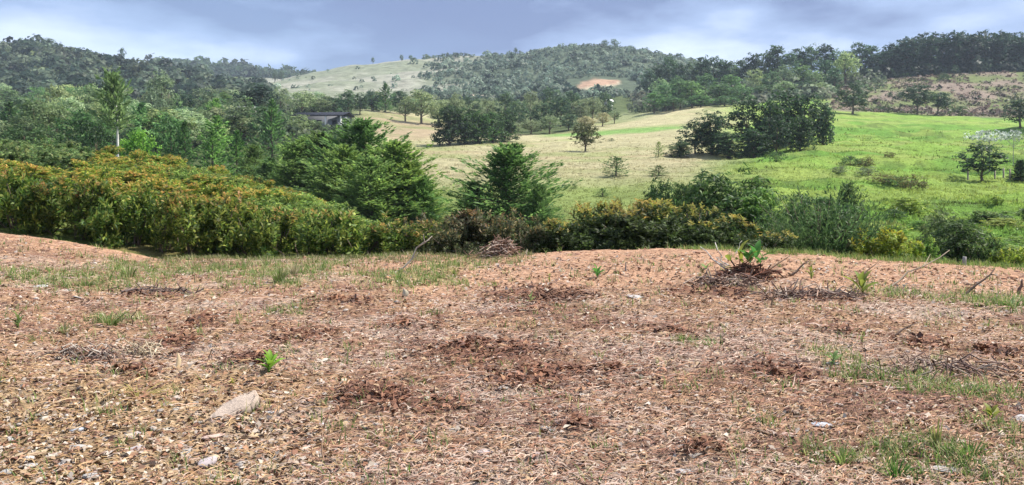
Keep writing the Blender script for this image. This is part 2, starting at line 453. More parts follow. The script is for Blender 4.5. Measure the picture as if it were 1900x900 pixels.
def shoot_shrub(seed, n_shoot=420, per=9, h=2.0, w_=2.2, tipfrac=0.55, leaf=0.13, tz=(0.4, 2.6), nsub=60,
                pal=((0.09, 0.15, 0.024), (0.15, 0.205, 0.036), (0.05, 0.095, 0.02), (0.22, 0.25, 0.05)),
                tip=((0.37, 0.255, 0.075), (0.37, 0.215, 0.065), (0.34, 0.275, 0.085), (0.28, 0.245, 0.06))):
    """dense rounded shrub of leafy shoots; young top growth is coppery"""
    rng = np.random.default_rng(seed)
    g, st = Geo(), Geo()
    nl = 11
    lob = np.column_stack([rng.normal(0, 0.42 * w_ / 2, nl), rng.normal(0, 0.42 * w_ / 2, nl), rng.uniform(0.12, 0.72, nl) * h])
    rad = np.column_stack([rng.uniform(0.32, 0.52, nl) * w_ / 2, rng.uniform(0.32, 0.52, nl) * w_ / 2, rng.uniform(0.20, 0.30, nl) * h])
    P0, D0 = [], []
    sub = [(rng.integers(nl), unit(rng.normal(size=3) + np.array([0, 0, 0.25]))) for _ in range(nsub)]
    for i_ in range(n_shoot):
        if i_ % 5 == 0:
            k = rng.integers(nl); d = unit(rng.normal(size=3) + np.array([0, 0, 0.1])); q_ = rng.uniform(0.2, 0.6)
        else:
            k, d = sub[rng.integers(nsub)]; d = unit(d + rng.normal(0, 0.2, 3)); q_ = rng.uniform(0.8, 1.08)
        P0.append(lob[k] + rad[k] * d * q_); D0.append(unit(d * 0.8 + np.array([0, 0, 0.75]) + rng.normal(0, 0.3, 3)))
    P0, D0 = np.array(P0), np.array(D0)
    ok = P0[:, 2] > 0.02; P0, D0 = P0[ok], D0[ok]
    istip = (D0[:, 2] > 0.45) & (rng.random(len(P0)) < tipfrac * np.clip((P0[:, 2] / h - tz[0]) * tz[1], 0.0, 1.3))
    bright = rng.lognormal(0, 0.28, len(P0))
    for j in range(per):
        t = (j + 0.5) / per
        ang = j * 2.4 + rng.uniform(0, 6.28, len(P0))
        a = unit(np.cross(D0, rdir(rng, len(P0)))); b = np.cross(D0, a)
        side = a * np.cos(ang)[:, None] + b * np.sin(ang)[:, None]
        P = P0 + D0 * (t - 0.6) * leaf * 2.4 + side * leaf * 0.42
        D = unit(side + D0 * (0.35 + 0.5 * t))
        c = pick(rng, pal, len(P0)); ct = pick(rng, tip, len(P0))
        c = c * bright[:, None]
        use = istip & (t > 0.35 + 0.3 * rng.random(len(P0)))
        c[use] = ct[use]
        leaves(g, P, D, unit(D0 + rng.normal(0, 0.3, D0.shape)), leaf * rng.uniform(0.8, 1.25, len(P0)), leaf * 0.42, c)
    for _ in range(9):
        k = rng.integers(nl); e_ = lob[k] + np.array([0, 0, rad[k][2] * 0.5]); b0 = np.array([rng.normal(0, 0.12), rng.normal(0, 0.12), -0.15])
        mid = (b0 + e_) / 2 + rng.normal(0, 0.08, 3)
        tube(st, [b0, mid, e_], [0.03, 0.022, 0.008], 5, BARK)
    return {'foliage': g.mesh('foliage', [M_LEAF]), 'stem': st.mesh('stem', [M_BARK], True)}

def lobed_tree(seed, h=8.0, w_=7.0, bare=0.25, nl=9, nclus=130, per=14, leaf=0.42, lw=0.55, cl=0.55,
               pal=((0.05, 0.085, 0.03), (0.065, 0.105, 0.038), (0.085, 0.125, 0.05), (0.04, 0.07, 0.03)),
               bark=BARK, tr=0.03, single=False, flat=1.0, up=0.5, spread=0.34, top_bias=0.0, skirt=0.0):
    """tapered trunk with limbs, and a crown of leaf clumps around uneven lobes with gaps between them"""
    rng = np.random.default_rng(seed)
    g, st = Geo(), (Geo())
    ch = h * (1 - bare)
    lob, rad = [], []
    for i in range(nl):
        a = i * 2.4 + rng.uniform(-0.5, 0.5); t = (i + 0.5) / nl
        rr = spread * w_ * math.sqrt(max(0.02, 1 - (2 * t - 0.9 + top_bias) ** 2)) * rng.uniform(0.7, 1.1)
        rr = rr * (1 - skirt) + skirt * spread * w_ * rng.uniform(0.35, 1.0) * (1 - 0.35 * t)
        lob.append([rr * math.cos(a), rr * math.sin(a), h * bare + ch * (0.14 - 0.06 * skirt + (0.68 + 0.06 * skirt) * t)])
        s = rng.uniform(0.75, 1.15)
        rad.append([w_ * 0.24 * s, w_ * 0.24 * s, ch * 0.2 * s * flat])
    lob, rad = np.array(lob), np.array(rad)
    k = rng.integers(0, nl, nclus)
    d = unit(rng.normal(size=(nclus, 3)) + np.array([0, 0, 0.25]))
    C = lob[k] + rad[k] * d * rng.uniform(0.55, 1.08, (nclus, 1))
    Dc = d
    P = np.repeat(C, per, 0) + rng.normal(0, 0.5, (nclus * per, 3)) * np.array([cl, cl, cl * 0.6])
    nrm = unit(np.repeat(Dc, per, 0) * 0.7 + np.array([0, 0, up]) + rng.normal(0, 0.55, P.shape))
    D = unit(np.cross(nrm, rdir(rng, len(P))))
    clum = np.repeat(rng.normal(1, 0.16, (nclus, 1)), per, 0)
    c = np.clip(pick(rng, pal, len(P), 0.14) * clum, 0.006, 0.9)
    leaves(g, P, D, nrm, leaf * rng.uniform(0.7, 1.3, len(P)), leaf * lw, c)
    r0 = tr * h
    top = np.array([rng.normal(0, 0.02 * h), rng.normal(0, 0.02 * h), h * (bare + (1 - bare) * 0.62)])
    pts = [np.array([0, 0, -0.25]), np.array([0.0, 0, 0.05 * h]), np.array([0.01 * h, 0.0, h * bare * 0.6 + 0.02 * h]), top * np.array([.6, .6, .66]), top]
    tube(st, pts, [r0 * 1.35, r0, r0 * 0.85, r0 * 0.6, r0 * 0.15], 8, bark, 1 if single else 0)
    for i in range(nl):
        z0 = min(h * (bare * 0.75 + 0.35 * (1 - bare) * i / nl), lob[i][2] - 0.02 * h)
        f_ = z0 / top[2]
        p0 = np.array([top[0] * f_ * 0.6, top[1] * f_ * 0.6, z0])
        mid = p0 * 0.5 + lob[i] * 0.5 + np.array([0, 0, -0.03 * h])
        tube(st, [p0, mid, lob[i]], [r0 * 0.45, r0 * 0.28, r0 * 0.08], 5, bark, 1 if single else 0)
    if single:
        for V, C_ in zip(st.V, st.C): pass
        off = g.n
        g.V += st.V; g.C += st.C; g.Q += [q + off for q in st.Q]; g.T += [t + off for t in st.T]; g.qm += st.qm; g.tm += st.tm; g.n += st.n
        return g.mesh('tree', [M_LEAF, M_BARK])
    return {'crown': g.mesh('crown', [M_LEAF]), 'trunk': st.mesh('trunk', [M_BARK], True)}

def conifer(seed, h=7.0, w_=6.0, *, nb=150, per=34, leaf=0.24, power=0.75, rise=0.35, low=0.03, tr=1.0, rag=0.35,
            pal=((0.065, 0.13, 0.042), (0.095, 0.175, 0.055), (0.135, 0.23, 0.07), (0.17, 0.27, 0.09)), single=False, bark=BARK):
    """feathery conifer: upswept branches carrying flat sprays in loose tiers"""
    rng = np.random.default_rng(seed)
    g, st = Geo(), Geo()
    tube(st, [(0, 0, -0.3), (0, 0, 0.2 * h), (0.02 * h, 0, 0.6 * h), (0.0, 0, 0.97 * h)], [0.022 * h * tr, 0.018 * h * tr, 0.011 * h * tr, 0.003 * h], 7, bark, 1 if single else 0)
    lump = lambda a: 0.82 + 0.22 * math.sin(2 * a + seed) + 0.12 * math.sin(5 * a + seed * 2.1)
    for i in range(nb):
        t = low + (1 - low) * ((i + rng.random()) / nb) ** 1.15
        a = i * 2.39996 + rng.uniform(-0.4, 0.4)
        ln = w_ / 2 * ((1 - t) ** power * lump(a + t * 3) * rng.uniform(0.72, 1.12) + 0.03)
        ln *= 1 + rag * 2 * (float(vnoise(a * 1.1 + seed, t * 6.0, seed)) - 0.5)
        z0 = t * h * 0.95
        el = rise * rng.uniform(0.5, 1.5) + 0.55 * t
        out_ = np.array([math.cos(a), math.sin(a), 0]); sd = np.array([-math.sin(a), math.cos(a), 0])
        n = max(6, int(per * (0.35 + 0.65 * ln / (w_ / 2))))
        s = rng.beta(1.6, 1.0, n)
        lat = rng.uniform(-1, 1, n) * 0.30 * ln * (1.1 - s) + rng.normal(0, 0.04, n) * ln
        zz = z0 + ln * (s * math.sin(el) * 0.55 + 0.28 * s ** 2.2 * math.sin(el)) - 0.10 * ln * np.abs(lat / (0.3 * ln + 1e-6)) * 0.4 + rng.normal(0, 0.03, n) * h * 0.45
        P = out_ * (ln * s * math.cos(el))[:, None] + sd * lat[:, None] + np.column_stack([np.zeros(n), np.zeros(n), zz])
        D = unit(out_ * math.cos(el) + sd * (np.sign(lat) * rng.uniform(0.2, 0.9, n))[:, None] + np.array([0, 0, 1]) * (math.sin(el) + rng.normal(0.1, 0.25, n))[:, None])
        nm = unit(np.array([0, 0, 1.0]) + out_ * 0.35 + rng.normal(0, 0.7, (n, 3)))
        c = pick(rng, pal, n, 0.15) * rng.normal(1, 0.14)
        leaves(g, P, D, nm, leaf * rng.uniform(0.7, 1.5, n), leaf * 0.36, np.clip(c, 0.006, 0.9), 0.1)
        if i % 3 == 0:
            e_ = out_ * ln * 0.8 * math.cos(el) + np.array([0, 0, z0 + ln * 0.5 * math.sin(el)])
            tube(st, [np.array([0, 0, z0]), e_], [0.006 * h * (1 - t) + 0.004, 0.004], 4, bark, 1 if single else 0, False)
    if single:
        off = g.n
        g.V += st.V; g.C += st.C; g.Q += [q + off for q in st.Q]; g.T += [t + off for t in st.T]; g.qm += st.qm; g.tm += st.tm; g.n += st.n
        return g.mesh('tree', [M_LEAF, M_BARK])
    return {'crown': g.mesh('crown', [M_LEAF]), 'trunk': st.mesh('trunk', [M_BARK], True)}

def wisp_bush(seed, h=2.6, w_=3.0, n=240, per=22, leaf=0.17, lw=0.16, spread=0.55,
              pal=((0.065, 0.13, 0.045), (0.09, 0.165, 0.055), (0.125, 0.205, 0.07), (0.045, 0.095, 0.035))):
    """bush of upright wands clothed in narrow leaves"""
    rng = np.random.default_rng(seed)
    g, st = Geo(), Geo()
    for i in range(n):
        a = rng.uniform(0, 6.283); q = math.sqrt(rng.random())
        b0 = np.array([math.cos(a), math.sin(a), 0]) * q * w_ * 0.26
        ln = h * rng.uniform(0.5, 1.05) * (1 - 0.4 * q * q)
        out_ = np.array([math.cos(a), math.sin(a), 0]) * spread * q + rng.normal(0, 0.12, 3) * np.array([1, 1, 0])
        t = np.sort(rng.uniform(0.12, 1, per))
        P = b0 + out_ * (t ** 1.5)[:, None] * ln * 0.8 + np.array([0, 0, 1]) * (t * ln * (1 - 0.12 * t * q))[:, None]
        D = unit(out_ * 0.6 + np.array([0, 0, 0.8]) + rng.normal(0, 0.5, (per, 3)))
        leaves(g, P + D * leaf * 0.4, D, rdir(rng, per) + np.array([0, 0, 0.5]), leaf * rng.uniform(0.7, 1.3, per), leaf * lw, pick(rng, pal, per) * rng.normal(1, 0.12))
        if i % 6 == 0:
            tube(st, [b0 * 0.3 + np.array([0, 0, -0.1]), b0 + out_ * 0.2 * ln + np.array([0, 0, 0.45 * ln]), P[-1]], [0.022, 0.014, 0.004], 4, BARK)
    return {'foliage': g.mesh('foliage', [M_LEAF]), 'stem': st.mesh('stem', [M_BARK], True)}
# ------------------------------------------------------------------ ground colours
SCAR = hit(1112, 156, 300)
CUT = hit(885, 177, 250)
def ell(x, y, c, rx, ry):
    return np.clip(1.15 - ((x - c[0]) / rx) ** 2 - ((y - c[1]) / ry) ** 2, 0, 1)

# patches of dark dead leaves on the plot: picture position of the centre, half sizes in pixels
DEAD = [(690, 735, 75, 26), (450, 668, 55, 14), (1015, 553, 95, 22), (900, 652, 120, 26), (745, 604, 55, 11), (372, 600, 24, 16), (290, 546, 45, 7),
        (1500, 551, 70, 11), (1000, 702, 110, 24), (180, 665, 70, 14), (1330, 545, 90, 9), (1470, 700, 90, 18), (1120, 690, 120, 18),
        (560, 625, 60, 14), (1250, 620, 60, 10), (830, 760, 50, 16), (1080, 790, 50, 16), (1300, 835, 45, 14), (1700, 640, 90, 12), (260, 690, 50, 12), (1850, 655, 60, 14),
        (640, 560, 60, 8), (1560, 620, 60, 9), (330, 640, 60, 10)]
DEADW = []
for px_, py_, rx_, ry_ in DEAD:
    c_ = hit(px_, py_); s_ = c_[1] / F
    near_, far_ = hit(px_, py_ + ry_)[1], hit(px_, max(py_ - ry_, 478))[1]
    DEADW.append((c_[0], c_[1], rx_ * s_, max(0.12, (far_ - near_) / 2)))
def dead_mask(x, y):
    m = np.zeros(np.shape(x))
    wob = (fbm(x * 3, y * 3, 3, 60) - 0.5) * 1.5
    for cx, cy, rx, ry in DEADW:
        m = np.maximum(m, np.clip(1.25 - np.sqrt(((x - cx) / rx) ** 2 + ((y - cy) / ry) ** 2) + wob, 0, 1))
    return m

def swath(x, y):
    px, Y = px_depth(x, y)
    py = HZ + F * 1.6 / Y
    wob = (fbm(x * 1.1, y * 1.1, 3, 90) - 0.5) * 1.6
    b = np.clip(1.1 - np.sqrt(((px - 900) / 620) ** 2 + ((py - 655) / 75) ** 2) + wob * 0.7, 0, 1)
    b = np.maximum(b, np.clip(1.1 - np.sqrt(((px - 1450) / 420) ** 2 + ((py - 690) / 60) ** 2) + wob * 0.7, 0, 1) * 0.8)
    g = np.clip(1.1 - np.sqrt(((px - 950) / 430) ** 2 + ((py - 800) / 70) ** 2) + wob * 0.8, 0, 1)
    return b, g

GRASSY = [(120, 525, 160, 22), (330, 505, 150, 14), (540, 510, 130, 22), (760, 515, 110, 16), (200, 598, 60, 12), (1845, 562, 110, 16), (1640, 545, 60, 10),
          (1780, 730, 110, 40), (1700, 860, 130, 50), (1560, 850, 60, 30), (1620, 700, 60, 16), (1300, 640, 50, 10), (830, 495, 60, 8), (520, 577, 50, 8), (1540, 660, 40, 12), (1850, 800, 80, 40)]
GRASSW = []
for px_, py_, rx_, ry_ in GRASSY:
    c_ = hit(px_, py_); s_ = c_[1] / F
    n_, f_ = hit(px_, py_ + ry_)[1], hit(px_, max(py_ - ry_, 484))[1]
    GRASSW.append((c_[0], c_[1], rx_ * s_, max(0.15, (f_ - n_) / 2)))
def grass_mask(x, y):
    m = np.zeros(np.shape(x))
    wob = (fbm(x * 2.2, y * 2.2, 3, 71) - 0.5) * 1.4
    for cx, cy, rx, ry in GRASSW:
        m = np.maximum(m, np.clip(1.2 - np.sqrt(((x - cx) / rx) ** 2 + ((y - cy) / ry) ** 2) + wob, 0, 1))
    return m

def lerp(a, b, t):
    return a * (1 - t[..., None]) + b * t[..., None]
c3 = lambda *v: np.array(v, float)

def ground_colour(x, y):
    px, Y = px_depth(x, y)
    n1 = fbm(x / 1.3, y / 1.3, 4, 21); n2 = fbm(x / 14, y / 14, 4, 22); n3 = fbm(x / 40, y / 40, 4, 23)
    # bare plot
    tan_ = c3(0.30, 0.19, 0.115); soil = c3(0.39, 0.235, 0.15); brown = c3(0.20, 0.12, 0.085); grey = c3(0.40, 0.32, 0.265); ochre = c3(0.33, 0.235, 0.13)
    plot = np.broadcast_to(tan_, x.shape + (3,))
    plot = lerp(plot, brown, sstep(0.5, 0.68, fbm(x / 0.9, y / 0.55, 4, 31)) * 0.75)
    plot = lerp(plot, grey, sstep(0.52, 0.68, fbm(x / 1.5, y / 0.8, 4, 33)) * 0.7)
    sb, sg = swath(x, y)
    plot = lerp(plot, c3(0.17, 0.10, 0.075), sb * 0.55)
    plot = lerp(plot, c3(0.40, 0.33, 0.28), sg * 0.45)
    plot = lerp(plot, ochre, sstep(700, 250, px) * sstep(7.0, 5.2, Y) * 0.7)
    bare = sstep(8.9, 10.6, Y + (n1 - 0.5) * 4) * (0.35 + 0.65 * sstep(560, 800, px))
    bare = np.maximum(bare, sstep(12.2, 13.2, Y + (n1 - 0.5) * 1.5) * sstep(420, 300, px))
    plot = lerp(plot, soil, bare)
    plot = lerp(plot, c3(0.27, 0.28, 0.12), grass_mask(x, y) * 0.45)
    plot = lerp(plot, c3(0.15, 0.085, 0.06), dead_mask(x, y) * 0.35)
    # meadows
    straw = c3(0.41, 0.375, 0.215); yg = c3(0.225, 0.285, 0.085); green = c3(0.21, 0.335, 0.06); lush = c3(0.135, 0.265, 0.042)
    ctr = lerp(np.broadcast_to(straw, x.shape + (3,)), yg, np.clip(sstep(95, 60, Y + (n2 - 0.5) * 60) + sstep(0.5, 0.7, n2) * 0.5, 0, 1))
    strip = sstep(178, 184, Y + (n2 - .5) * 10) * sstep(203, 196, Y) * sstep(980, 1040, px) * sstep(1330, 1240, px)
    ctr = lerp(ctr, c3(0.17, 0.32, 0.075), strip * 0.9)
    ctr = lerp(ctr, c3(0.42, 0.33, 0.20), sstep(0.58, 0.70, fbm(x / 26, y / 7, 3, 44)) * 0.5 * sstep(70, 110, Y))
    rgt = lerp(np.broadcast_to(green, x.shape + (3,)), lush, sstep(0.45, 0.62, n2))
    rgt = lerp(rgt, c3(0.30, 0.335, 0.105), sstep(0.52, 0.68, fbm(x / 16, y / 5, 3, 46)) * 0.6)
    rgt = lerp(rgt, c3(0.26, 0.34, 0.075), sstep(0.55, 0.7, fbm(x / 8, y / 8, 4, 47)) * 0.7)
    rgt = lerp(rgt, c3(0.27, 0.28, 0.10), sstep(24, 18, Y) * 0.6)
    mead = lerp(ctr, rgt, sstep(1290, 1440, px + (n3 - 0.5) * 180 + (Y - 100) * 0.25))
    mead = lerp(mead, c3(0.075, 0.12, 0.03), sstep(0.62, 0.7, fbm(x / 5, y / 1.8, 3, 49)) * 0.6 * sstep(1150, 1400, px))   # rank weedy lines
    heath = lerp(np.broadcast_to(c3(0.235, 0.185, 0.145), x.shape + (3,)), c3(0.14, 0.17, 0.065), sstep(0.45, 0.6, fbm(x / 12, y / 9, 4, 51)))
    mead = lerp(mead, heath, sstep(228, 246, Y + (n2 - 0.5) * 16) * sstep(1500, 1570, px))
    mound = lerp(np.broadcast_to(c3(0.17, 0.21, 0.055), x.shape + (3,)), c3(0.24, 0.17, 0.08), sstep(0.5, 0.65, n1) * 0.6)
    mead = lerp(mead, mound, sstep(780, 700, px) * sstep(46, 42, Y))
    wood = lerp(np.broadcast_to(c3(0.06, 0.085, 0.03), x.shape + (3,)), c3(0.12, 0.15, 0.06), n2)
    wd = sstep(700, 640, px) * sstep(44, 48, Y)
    wd = np.maximum(wd, sstep(270, 285, Y + (n3 - .5) * 20) * sstep(1560, 1480, px))
    wd = np.maximum(wd, sstep(196, 206, Y + (n3 - .5) * 20) * sstep(820, 850, px) * sstep(1120, 1060, px))
    hump = np.clip(1.3 - ((px - 745) / 75) ** 2 - ((Y - 215) / 50) ** 2, 0, 1)
    mead = lerp(mead, wood, wd)
    mead = lerp(mead, lerp(np.broadcast_to(c3(0.38, 0.30, 0.19), x.shape + (3,)), c3(0.25, 0.25, 0.12), sstep(.4, .6, n2)), sstep(0, 0.5, hump))
    gap = np.clip(1.2 - ((px - 1160) / 60) ** 2 - ((Y - 262) / 35) ** 2, 0, 1)
    mead = lerp(mead, c3(0.22, 0.25, 0.12), gap * 0.9)
    mead = lerp(mead, heath, sstep(262, 275, Y) * sstep(1560, 1600, px))
    # far hills
    pale = lerp(np.broadcast_to(c3(0.27, 0.27, 0.215), x.shape + (3,)), c3(0.19, 0.21, 0.145), sstep(0.4, 0.62, n3))
    scrub = lerp(np.broadcast_to(c3(0.06, 0.085, 0.055), x.shape + (3,)), c3(0.10, 0.125, 0.08), n2)
    grassy = np.clip(sstep(470, 510, px) * sstep(920, 780, px + (n3 - .5) * 160) + sstep(640, 655, Y) * 0.5 * sstep(480, 560, px), 0, 1)
    hill = lerp(scrub, pale, grassy)
    hill = lerp(hill, wood, sstep(480, 440, px))
    c = lerp(mead, hill, sstep(355, 375, Y) * (1 - sstep(1380, 1430, px)))
    c = lerp(c, wood, sstep(352, 362, Y) * sstep(1400, 1440, px))
    sc_ = sstep(0.15, 0.5, ell(x, y, SCAR, 14, 24) + (fbm(x / 7, y / 7, 3, 55) - .5) * .5)
    c = lerp(c, np.where((y > SCAR[1] - 4)[..., None], c3(0.38, 0.25, 0.17), c3(0.42, 0.36, 0.25)), sc_)
    cu = sstep(0.1, 0.4, ell(x, y, CUT, 10, 8)); c = lerp(c, c3(0.46, 0.37, 0.27), cu)
    t = sstep(14.3, 14.9, Y + (n1 - 0.5) * 0.4)
    c = lerp(plot, c, t)
    mix = np.zeros(x.shape + (3,)); mix[..., 1] = t; mix[..., 2] = sstep(300, 360, Y)
    return np.clip(c, 0.01, 0.9), mix

def build_terrain():
    rads = np.concatenate([np.exp(np.linspace(math.log(0.5), math.log(3.0), 14))[:-1], np.exp(np.linspace(math.log(3.0), math.log(17.5), 280))[:-1],
                           np.exp(np.linspace(math.log(17.5), math.log(1600), 250))])
    azs = np.concatenate([np.linspace(-180, -37, 60)[:-1], np.linspace(-37, 37, 450), np.linspace(37, 180, 60)[1:-1]]) * math.pi / 180
    A, B = np.meshgrid(rads, azs, indexing='ij')
    x, y = A * np.sin(B), A * np.cos(B)
    z = ground_z(x, y)
    c, m = ground_colour(x, y)
    nr, na = x.shape
    V = np.concatenate([np.stack([x, y, z], -1).reshape(-1, 3), [[0, 0, -1.62]]])
    i, j = np.meshgrid(np.arange(nr - 1), np.arange(na), indexing='ij')
    j2 = (j + 1) % na
    Q = np.stack([i * na + j, i * na + j2, (i + 1) * na + j2, (i + 1) * na + j], -1).reshape(-1, 4)[:, ::-1]
    T = np.stack([np.full(na, nr * na), (np.arange(na) + 1) % na, np.arange(na)], -1)[:, ::-1]
    me = mk('ground', V, Q, T, np.concatenate([c.reshape(-1, 3), c.reshape(-1, 3)[:1]]), [M_TERR], smooth=True)
    a = me.color_attributes.new('Mix', 'FLOAT_COLOR', 'POINT')
    mm = np.ones((len(V), 4), np.float32); mm[:-1, :3] = m.reshape(-1, 3); mm[-1, :3] = 0
    a.data.foreach_set('color', mm.ravel())
    return tag(link(bpy.data.objects.new('ground', me)), 'bare plot, meadows and hills in one sweep of land', None, None, 'structure')
build_terrain()

# haze: one closed box of thin air round everything
def build_haze():
    g = Geo(); box(g, (-1750, -1750, -75), (1750, 1750, 150))
    me = g.mesh('haze', [])
    m = bpy.data.materials.new('haze'); m.use_nodes = True; t = m.node_tree; t.nodes.clear()
    o = t.nodes.new('ShaderNodeOutputMaterial'); v = t.nodes.new('ShaderNodeVolumePrincipled')
    v.inputs['Color'].default_value = (0.72, 0.84, 1.0, 1); v.inputs['Density'].default_value = HAZE; v.inputs['Anisotropy'].default_value = 0.1
    t.links.new(v.outputs[0], o.inputs['Volume']); me.materials.append(m)
    tag(link(bpy.data.objects.new('haze', me)), 'thin blue haze over the far hills', None, None, 'stuff')
HAZE = 0.00022
build_haze()

rnd = np.random.default_rng(7)
# ------------------------------------------------------------------ kinds of plants
GREY = ((0.13, 0.18, 0.085), (0.17, 0.22, 0.11), (0.21, 0.26, 0.145), (0.09, 0.135, 0.065))
DARK = ((0.03, 0.06, 0.03), (0.04, 0.078, 0.036), (0.058, 0.10, 0.045), (0.023, 0.048, 0.026))
MIDG = ((0.06, 0.125, 0.038), (0.08, 0.155, 0.045), (0.11, 0.19, 0.06), (0.045, 0.095, 0.032))
K_TIP = Kind('tip_shrub', 'shrub', [shoot_shrub(s, tipfrac=0.5) for s in (1, 2, 3, 4, 5)], 2.0, 2.2)
K_FRONT = Kind('tip_shrub', 'shrub', [shoot_shrub(s, tipfrac=0.6, n_shoot=330, leaf=0.155, nsub=46, tz=(0.58, 3.0)) for s in (6, 7, 8, 9)], 2.0, 2.2)
K_DULL = Kind('shrub', 'shrub', [shoot_shrub(s, tipfrac=0.4, tip=((0.28, 0.19, 0.07), (0.24, 0.19, 0.08), (0.22, 0.14, 0.07)), pal=((0.07, 0.09, 0.035), (0.10, 0.11, 0.05), (0.055, 0.075, 0.03), (0.14, 0.12, 0.065))) for s in (21, 22, 23)], 2.0, 2.2)
K_HEDGE = Kind('hedge_shrub', 'shrub', [shoot_shrub(s, n_shoot=480, tipfrac=0.85, tz=(0.66, 6.0), pal=((0.05, 0.082, 0.022), (0.07, 0.105, 0.028), (0.034, 0.058, 0.018)), tip=((0.38, 0.33, 0.075), (0.32, 0.31, 0.075), (0.40, 0.30, 0.075), (0.24, 0.27, 0.06))) for s in (31, 32, 33)], 2.0, 2.2)  # golden young tips; bright rim and dark wall also paint lit top, shaded front
K_YEL = Kind('yellow_shrub', 'shrub', [shoot_shrub(41, n_shoot=380, tipfrac=0.5, leaf=0.15, pal=((0.16, 0.22, 0.02), (0.22, 0.26, 0.025), (0.10, 0.16, 0.02)), tip=((0.40, 0.36, 0.04), (0.32, 0.33, 0.035)))], 2.0, 2.2)
K_LEAFY = Kind('leafy_shrub', 'shrub', [shoot_shrub(s, n_shoot=360, tipfrac=0.15, leaf=0.16, pal=((0.065, 0.125, 0.035), (0.09, 0.165, 0.042), (0.135, 0.205, 0.06), (0.045, 0.085, 0.026)), tip=((0.16, 0.2, 0.06),)) for s in (51, 52, 53)], 2.0, 2.2)
K_WISP = Kind('willowy_bush', 'bush', [wisp_bush(s, n=560, per=28, leaf=0.16, lw=0.2, spread=0.8) for s in (61, 62)], 2.6, 3.0)
K_FEATH = Kind('feathery_bush', 'bush', [lobed_tree(s, h=3, w_=3.2, bare=0.0, nl=14, nclus=300, per=16, leaf=0.2, lw=0.3, cl=0.2, tr=0.02, spread=0.27, skirt=0.9, pal=((0.065, 0.125, 0.035), (0.09, 0.165, 0.042), (0.135, 0.205, 0.06), (0.045, 0.085, 0.026))) for s in (63, 64, 65)], 3.0, 3.2)
K_CON = Kind('conifer', 'tree', [conifer(s, nb=260, per=56, leaf=0.24, power=0.45, rise=0.42, rag=0.45, low=0.0) for s in (71, 72, 73)], 7.0, 6.0)
K_CONB = Kind('conifer', 'tree', [conifer(s, nb=170, per=40, leaf=0.4, power=0.5, pal=DARK + DARK + MIDG[:1], rise=0.3, rag=0.45) for s in (81, 82, 83)], 7.0, 6.0)
K_CONP = Kind('conifer', 'tree', [conifer(s, nb=90, per=24, leaf=0.42, power=0.7, pal=MIDG) for s in (84, 85)], 7.0, 6.0)
K_GREY = Kind('broadleaf_tree', 'tree', [lobed_tree(s, pal=GREY, nl=n_, bare=b_, nclus=150) for s, n_, b_ in ((91, 9, .2), (92, 11, .25), (93, 8, .18), (94, 10, .3))], 8.0, 7.0)
K_MID = Kind('broadleaf_tree', 'tree', [lobed_tree(s, pal=MIDG, nl=n_, bare=b_, nclus=150) for s, n_, b_ in ((95, 10, .15), (96, 8, .2), (97, 12, .12))], 8.0, 7.0)
K_ROUND = Kind('round_tree', 'tree', [lobed_tree(s, pal=DARK + MIDG[:2], nl=16, bare=0.02, nclus=300, per=13, leaf=0.38, cl=0.45, spread=0.27, skirt=0.8) for s in (101, 102, 103)], 8.0, 6.0)
K_PINE = Kind('pine_tree', 'tree', [lobed_tree(s, h=14, w_=8, pal=DARK, bare=b_, nl=n_, nclus=130, per=13, leaf=0.75, lw=0.45, cl=0.75, tr=0.016, spread=0.26, top_bias=0.15) for s, b_, n_ in ((111, .34, 9), (112, .28, 11), (113, .4, 8), (114, .3, 10))], 14.0, 8.0)
K_ROW = Kind('pine_tree', 'tree', [lobed_tree(s, h=14, w_=9, pal=DARK, bare=b_, nl=n_, nclus=150, per=13, leaf=0.85, lw=0.5, cl=0.85, tr=0.016, spread=0.27, skirt=1.0) for s, b_, n_ in ((115, .12, 13), (116, .08, 14), (117, .16, 12))], 14.0, 9.0)
K_PINEB = Kind('pine_tree', 'tree', [lobed_tree(s, h=10, w_=7.5, pal=((0.05, 0.095, 0.045), (0.068, 0.12, 0.055), (0.092, 0.15, 0.068), (0.038, 0.075, 0.04)), bare=b_, nl=n_, nclus=130, per=13, leaf=0.6, lw=0.45, cl=0.6, tr=0.02, spread=0.28) for s, b_, n_ in ((121, .2, 10), (122, .14, 9), (123, .25, 8))], 10.0, 7.5)

def top_place(kind, px, top, w_px, Y, label, group=None, tint=(1, 1, 1), k=0, lean=0.0, base=None, name=None, rz=None):
    p = hit(px, base, Y * 0.55, Y * 2.2) if base is not None else at_Y(px, Y)
    zt = p[1] * (HZ - top) / F
    h = max(0.5, zt - p[2])
    return kind.put(p - np.array([0, 0, 0.05]), h, w_px * p[1] / F, float(rnd.uniform(0, 6.28)) if rz is None else rz, label, group, tint, k, lean, name)

